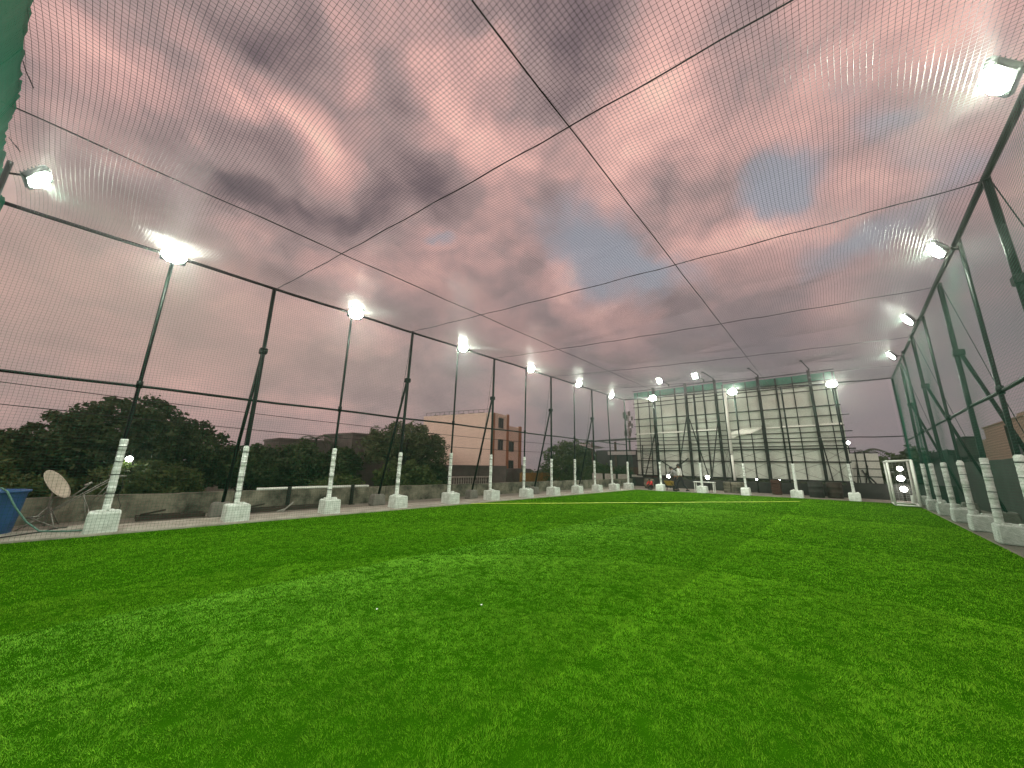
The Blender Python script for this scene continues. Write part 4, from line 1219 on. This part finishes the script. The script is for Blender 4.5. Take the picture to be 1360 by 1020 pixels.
# the big rain tree: wide dome
tree("rain_tree", -38, .3, -3.5, [(0,-.3,6.0,4.2,3.9,3.3),(0,-3.4,5.2,3.4,2.8,2.6),(0,3.0,5.0,3.4,2.9,2.9),(0,-5.0,4.2,2.8,1.8,2.0),(0,5.2,4.3,2.6,1.6,2.0)], M["leafA"],
     "very large dark dome shaped tree rising behind the satellite dish", 21, nclump=900, per=60, crad=.62, size=.15, trunk=.5, group=GT, limbs=20)
tree("leafy_tree", -31, 1.0, -3.5, [(0,0,3.3,2.0,2.1,1.5),(0,1.6,3.0,1.6,1.3,1.2)], M["leafB"], "smaller lighter green tree in front of the very large dome tree, by the first brace", 22, nclump=220, per=60, crad=.5, size=.13, group=GT)
tree("leafy_tree", -32, -2.7, -3.5, [(0,0,2.7,2.0,2.0,1.3),(0,1.2,2.4,1.5,1.4,1.1)], M["leafB"], "low mid green tree directly behind the satellite dish", 23, nclump=180, per=60, crad=.5, size=.13, group=GT)
tree("leafy_tree", -36, -5.6, -3.5, [(0,0,4.0,2.4,2.2,1.9)], M["leafB"], "dark green tree at the left edge of the photo behind the blue tub", 24, nclump=160, per=55, group=GT)
tree("leafy_tree", -36, 7.2, -3.5, [(0,0,4.2,2.2,2.1,1.9),(0,.8,5.1,1.2,1.1,.9)], M["leafA"], "dark tree just right of the very large dome tree", 25, nclump=220, per=50, group=GT)
tree("leafy_tree", -36, 10.6, -3.5, [(0,0,4.2,2.2,2.2,2.0),(0,.5,5.9,1.0,1.1,.7)], M["leafA"], "dark tree with a rounded top behind the second floodlight pole's left", 26, nclump=220, per=50, group=GT)
tree("leafy_tree", -36, 14.2, -3.5, [(0,0,4.2,2.0,2.2,1.9),(0,.3,5.6,.8,.7,.7)], M["leafA"], "dark tree with a small tuft on top behind the second floodlight pole", 27, nclump=200, per=50, group=GT)
tree("spreading_tree", -33, 19.3, -3.5, [(0,0,7.0,3.2,3.9,2.0),(0,-2.4,6.2,2.4,2.2,1.6),(0,2.9,6.0,2.4,2.2,2.0)], M["leafC"], "feathery spreading tree in front of the blank peach wall", 28, nclump=420, per=48, crad=.55, size=.13, trunk=.32, group=GT, limbs=18)
tree("leafy_tree", -29, 17.2, -3.5, [(0,0,3.4,2.0,2.9,1.7),(0,2.0,3.0,1.6,1.8,1.4)], M["leafB"], "low mid green tree in front of the feathery spreading tree", 29, nclump=260, per=55, crad=.5, size=.13, group=GT)
tree("leafy_tree", -28, 11.2, -3.5, [(0,0,2.6,1.7,2.4,1.3)], M["leafB"], "low bushy tree behind the parapet pale pipe", 30, nclump=150, per=55, crad=.48, size=.13, group=GT)
tree("leafy_tree", -33, 22.8, -3.5, [(0,0,3.4,1.8,1.7,1.9)], M["leafA"], "dark low tree left of the white balustrade", 31, nclump=130, per=50, group=GT)
tree("round_tree", -30, 45.5, -3.5, [(0,0,5.0,4.5,4.6,3.6),(0,3.5,4.4,3.5,3.2,2.6)], M["leafB"], "broad round tree right of the peach block and ochre wall", 32, nclump=420, per=55, crad=.75, size=.17, trunk=.4, group=GT, limbs=14)
tree("leafy_tree", -24.5, 43, -3.5, [(0,0,3.8,1.9,1.7,1.5)], M["leafB"], "small tree in front of the tin roofed shed", 33, nclump=120, per=50, group=GT)
tree("leafy_tree", -20.6, 42.5, -3.5, [(0,0,3.2,1.5,1.4,1.7)], M["leafA"], "dark small tree beside the left edge of the hoarding", 34, nclump=110, per=50, group=GT)
GR = "trees beyond the far right corner"
tree("leafy_tree", 2.4, 41, -3.5, [(0,0,4.6,1.5,1.6,1.7),(-.9,0,4.2,1.2,1.2,1.4)], M["leafB"], "olive tree behind the small panelled board", 35, nclump=150, per=50, group=GR)
tree("leafy_tree", 3.9, 40, -3.5, [(0,0,5.4,.9,1.0,1.3),(-.4,0,6.2,.5,.5,.6)], M["leafA"], "thin dark tree above the white goal", 36, nclump=80, per=40, group=GR)
def palm(x, y, zb, h, label):
    root = empty("palm_tree", (x,y,zb)); t = MB(); t.tube([(0,0,0),(.1,0,h*.5),(.15,0,h)], [.16,.12,.10], 8); t.build("trunk", M["bark"], root, True)
    g = random.Random(5); V = []; F = []
    for k in range(16):
        a = 2*PI*k/16+g.uniform(-.2,.2); L_ = g.uniform(1.3,1.9); up = g.uniform(.1,.9)
        for s in range(14):
            q = (s+1)/14; px = math.cos(a)*L_*q; py = math.sin(a)*L_*q; pz = h + L_*(up*q - .9*q*q)
            for sd in (-1,1):
                dx, dy = -math.sin(a)*sd, math.cos(a)*sd; ll = .34*(1-.5*q); i = len(V)
                V += [(.15+px,py,pz),(.15+px+dx*ll+math.cos(a)*.12,py+dy*ll+math.sin(a)*.12,pz-.16),(.15+px+math.cos(a)*.09,py+math.sin(a)*.09,pz-.01)]
                F.append((i,i+1,i+2))
    np_mesh("fronds", np.array(V), np.array(F), M["leafA"], root)
    return tag(root, label, "palm tree")
palm(.9, 42, -3.5, 6.6, "palm showing its top over the small panelled board")
palm(-40, 13.2, -3.5, 7.3, "palm tuft rising above the left tree line beside the second floodlight pole")
# far-off wood round the horizon
cs = []; g = random.Random(77)
for i in range(900):
    a = math.radians(g.uniform(-112, 32)); d = g.uniform(105, 150)
    hgt = 3.2 + 1.6*math.sin(a*23) + 1.2*math.sin(a*57+1)
    cs.append((d*math.sin(a), d*math.cos(a), -3.5 + g.random()**.7*max(1.2, hgt)))
V, F = leaves(cs, 1.7, 34, .55, 78)
tag(np_mesh("distant_wood", V, F, M["leafA"]), "far dark line of trees along the horizon", "wood", kind="stuff")

# ------------------------------------------------------------------ people
def skin_mesh(name, verts, edges, m, parent, root_i=0, sub=2):
    me = bpy.data.meshes.new(name); me.from_pydata([v[:3] for v in verts], edges, []); me.update()
    o = bpy.data.objects.new(name, me); COL.objects.link(o); o.parent = parent
    me.materials.append(m)
    sk = o.modifiers.new("skin", "SKIN"); sk.use_smooth_shade = True
    for i, v in enumerate(verts):
        s = me.skin_vertices[0].data[i]; s.radius = (v[3], v[4] if len(v) > 4 else v[3]); s.use_root = (i == root_i)
    sb = o.modifiers.new("sub", "SUBSURF"); sb.levels = sub; sb.render_levels = sub
    return o
def person(x, y, rz, label, J, shirt, trousers, scale=1.0, hair=True):
    """J: joint dict, figure faces +x locally"""
    root = empty("person", (x,y,0), rz); root.scale = (scale,)*3
    names = ["pelvis","waist","chest","neck","chin","head","crown",
             "lsh","lel","lwr","lha","rsh","rel","rwr","rha","lhip","lkn","lan","lto","rhip","rkn","ran","rto"]
    rad = dict(pelvis=.12,waist=.11,chest=.13,neck=.055,chin=.07,head=.095,crown=.06,lsh=.06,lel=.042,lwr=.028,lha=.03,rsh=.06,rel=.042,rwr=.028,rha=.03,
               lhip=.085,lkn=.055,lan=.036,lto=.032,rhip=.085,rkn=.055,ran=.036,rto=.032)
    vs = [(*J[n], rad[n]) for n in names]; ix = {n:i for i,n in enumerate(names)}
    ch = [("pelvis","waist","chest","neck","chin","head","crown"),("chest","lsh","lel","lwr","lha"),("chest","rsh","rel","rwr","rha"),
          ("pelvis","lhip","lkn","lan","lto"),("pelvis","rhip","rkn","ran","rto")]
    ed = []
    for c in ch: ed += [(ix[a],ix[b]) for a,b in zip(c,c[1:])]
    # five fingers per hand
    for s in ("l","r"):
        h = Vector(J[s+"ha"]); d = (h-Vector(J[s+"wr"])).normalized(); side = d.cross(Vector((0,1,0)))
        side = side.normalized() if side.length > .1 else Vector((1,0,0))
        for k, (o_, L_) in enumerate(((-.028,.065),(-.010,.078),(.010,.075),(.027,.058),(.045,.045))):
            a = len(vs); b0 = h + side*o_ + d*(.02 if k < 4 else -.03); t0 = b0 + d*L_ + (side*.03 if k == 4 else Vector((0,0,0)))
            vs += [(*b0,.010),(*t0,.008)]; ed += [(ix[s+"ha"],a),(a,a+1)]
    body = skin_mesh("body", vs, ed, M["skin"], root)
    # face: nose, eyes, mouth and ears as small details of the head
    hd = Vector(J["head"])
    f = MB()
    f.tube([hd+Vector((.085,0,.02)),hd+Vector((.118,0,-.022))],[.010,.017],6)
    for s in (-1,1): f.lathe([(0,-.028),(.02,-.01),(.02,.015),(0,.03)], tuple(hd+Vector((0,s*.095,0))), 6)
    f.build("face", M["skin"], body)
    e = MB()
    for s in (-1,1): e.lathe([(0,-.010),(.011,0),(0,.010)], tuple(hd+Vector((.092,s*.034,.022))), 6)
    e.tube([hd+Vector((.090,-.025,-.05)),hd+Vector((.094,0,-.052)),hd+Vector((.090,.025,-.05))],.007,5)
    e.build("eyes", M["hair"], body)
    hr = MB(); n = 14; prof = [(.0,.128),(.06,.118),(.098,.07),(.106,.02),(.098,-.03)]
    hr.lathe(prof, tuple(hd+Vector((-.012,0,.0))), n); hr.build("hair", M["hair"], root, True)
    J2 = {k: Vector(v) for k, v in J.items()}
    mid = lambda a,b,t: tuple(J2[a].lerp(J2[b],t))
    sv = [(*J["pelvis"],.145),(*J["waist"],.135),(*J["chest"],.155),(*mid("chest","neck",.75),.075),
          (*J["lsh"],.078),(*mid("lsh","lel",.95),.058),(*mid("lel","lwr",.75),.046),(*J["rsh"],.078),(*mid("rsh","rel",.95),.058),(*mid("rel","rwr",.75),.046)]
    skin_mesh("shirt", sv, [(0,1),(1,2),(2,3),(2,4),(4,5),(5,6),(2,7),(7,8),(8,9)], shirt, root)
    tv = [(*mid("pelvis","waist",.25),.132),(*J["pelvis"],.138),(*J["lhip"],.105),(*J["lkn"],.075),(*mid("lkn","lan",.95),.06),(*J["rhip"],.105),(*J["rkn"],.075),(*mid("rkn","ran",.95),.06)]
    skin_mesh("trousers", tv, [(0,1),(1,2),(2,3),(3,4),(1,5),(5,6),(6,7)], trousers, root, 1)
    for s in ("l","r"):
        b = MB(); a = Vector(J[s+"an"]); t = Vector(J[s+"to"]); dd = (t-a); dd.z = 0; dd = dd.normalized()
        b.tube([a-dd*.06+Vector((0,0,-.055)), a+dd*.06+Vector((0,0,-.045)), t+dd*.05+Vector((0,0,-.01))],[.045,.05,.038],8)
        b.build("shoe", M["hair"], root, True)
    return tag(root, label, "person")
walk = dict(pelvis=(0,0,.93),waist=(.02,0,1.08),chest=(.05,0,1.32),neck=(.06,0,1.48),chin=(.085,0,1.54),head=(.085,0,1.62),crown=(.075,0,1.70),
    lsh=(.05,.17,1.40),lel=(-.05,.21,1.14),lwr=(.08,.20,.93),lha=(.12,.19,.87),rsh=(.05,-.17,1.40),rel=(.0,-.22,1.13),rwr=(.16,-.20,.97),rha=(.21,-.19,.92),
    lhip=(.02,.09,.88),lkn=(.22,.09,.50),lan=(.30,.09,.09),lto=(.43,.09,.06),rhip=(-.02,-.09,.88),rkn=(-.12,-.09,.48),ran=(-.38,-.09,.14),rto=(-.30,-.09,.05))
person(-8.25, 25.35, PI, "man in white shirt and dark trousers walking left along the far edge of the turf", walk, M["shirt"], M["trouser"], 1.02)
bend = dict(pelvis=(0,0,.90),waist=(.05,0,1.04),chest=(.16,0,1.25),neck=(.24,0,1.38),chin=(.29,0,1.42),head=(.32,0,1.49),crown=(.33,0,1.56),
    lsh=(.16,.17,1.32),lel=(.22,.22,1.06),lwr=(.40,.18,.95),lha=(.46,.17,.92),rsh=(.16,-.17,1.32),rel=(.24,-.22,1.06),rwr=(.42,-.18,.97),rha=(.48,-.17,.94),
    lhip=(0,.09,.85),lkn=(.07,.10,.47),lan=(-.02,.11,.09),lto=(.12,.12,.05),rhip=(0,-.09,.85),rkn=(.05,-.10,.47),ran=(-.06,-.11,.09),rto=(.08,-.12,.05))
person(-8.75, 26.0, PI, "person in grey shirt leaning forward over the wheelbarrow behind the man in white", bend, M["greyshirt"], M["trouser"], 1.0)
crouch = dict(pelvis=(-.18,0,.25),waist=(-.14,0,.40),chest=(-.02,0,.60),neck=(.06,0,.74),chin=(.09,0,.79),head=(.10,0,.87),crown=(.10,0,.95),
    lsh=(-.01,.16,.66),lel=(.16,.20,.48),lwr=(.32,.12,.36),lha=(.37,.10,.32),rsh=(-.01,-.16,.66),rel=(.16,-.20,.48),rwr=(.32,-.12,.36),rha=(.37,-.10,.32),
    lhip=(-.14,.09,.24),lkn=(.20,.14,.44),lan=(.02,.12,.08),lto=(.16,.13,.05),rhip=(-.14,-.09,.24),rkn=(.20,-.14,.44),ran=(.02,-.12,.08),rto=(.16,-.13,.05))
person(-10.35, 25.5, -PI*.6, "child in red top crouching at the far edge left of the walking man", crouch, M["red"], M["trouser"], .8)

# ------------------------------------------------------------------ dusk air
hz = MB(); hz.box(-270,270,-270,270,-4.7,11.5)
hm = bpy.data.materials.new("dusk_haze"); hm.use_nodes = True
hn = hm.node_tree; hn.nodes.clear()
pv = hn.nodes.new("ShaderNodeVolumePrincipled"); pv.inputs["Color"].default_value = (.9,.92,.9,1)
pv.inputs["Density"].default_value = .0012; pv.inputs["Anisotropy"].default_value = .9
ho = hn.nodes.new("ShaderNodeOutputMaterial"); hn.links.new(pv.outputs[0], ho.inputs["Volume"])
tag(hz.build("haze", hm), kind="stuff")

def power_line(pts, label):
    mb = MB(); mb.tube(pts, .02, 4); tag(mb.build("power_line", M["cable"], None, True), label, "wire", "power lines beyond the left side")
def sagline(p, q, s, n=20):
    p = Vector(p); q = Vector(q); return [tuple(p.lerp(q,i/n)-Vector((0,0,s*4*(i/n)*(1-i/n)))) for i in range(n+1)]
power_line(sagline((-30,-14,5.4),(-26,52,4.4),.7), "upper thin power line crossing in front of the left trees")
power_line(sagline((-30,-14,4.4),(-26,52,3.4),.8), "lower thin power line crossing in front of the left trees")
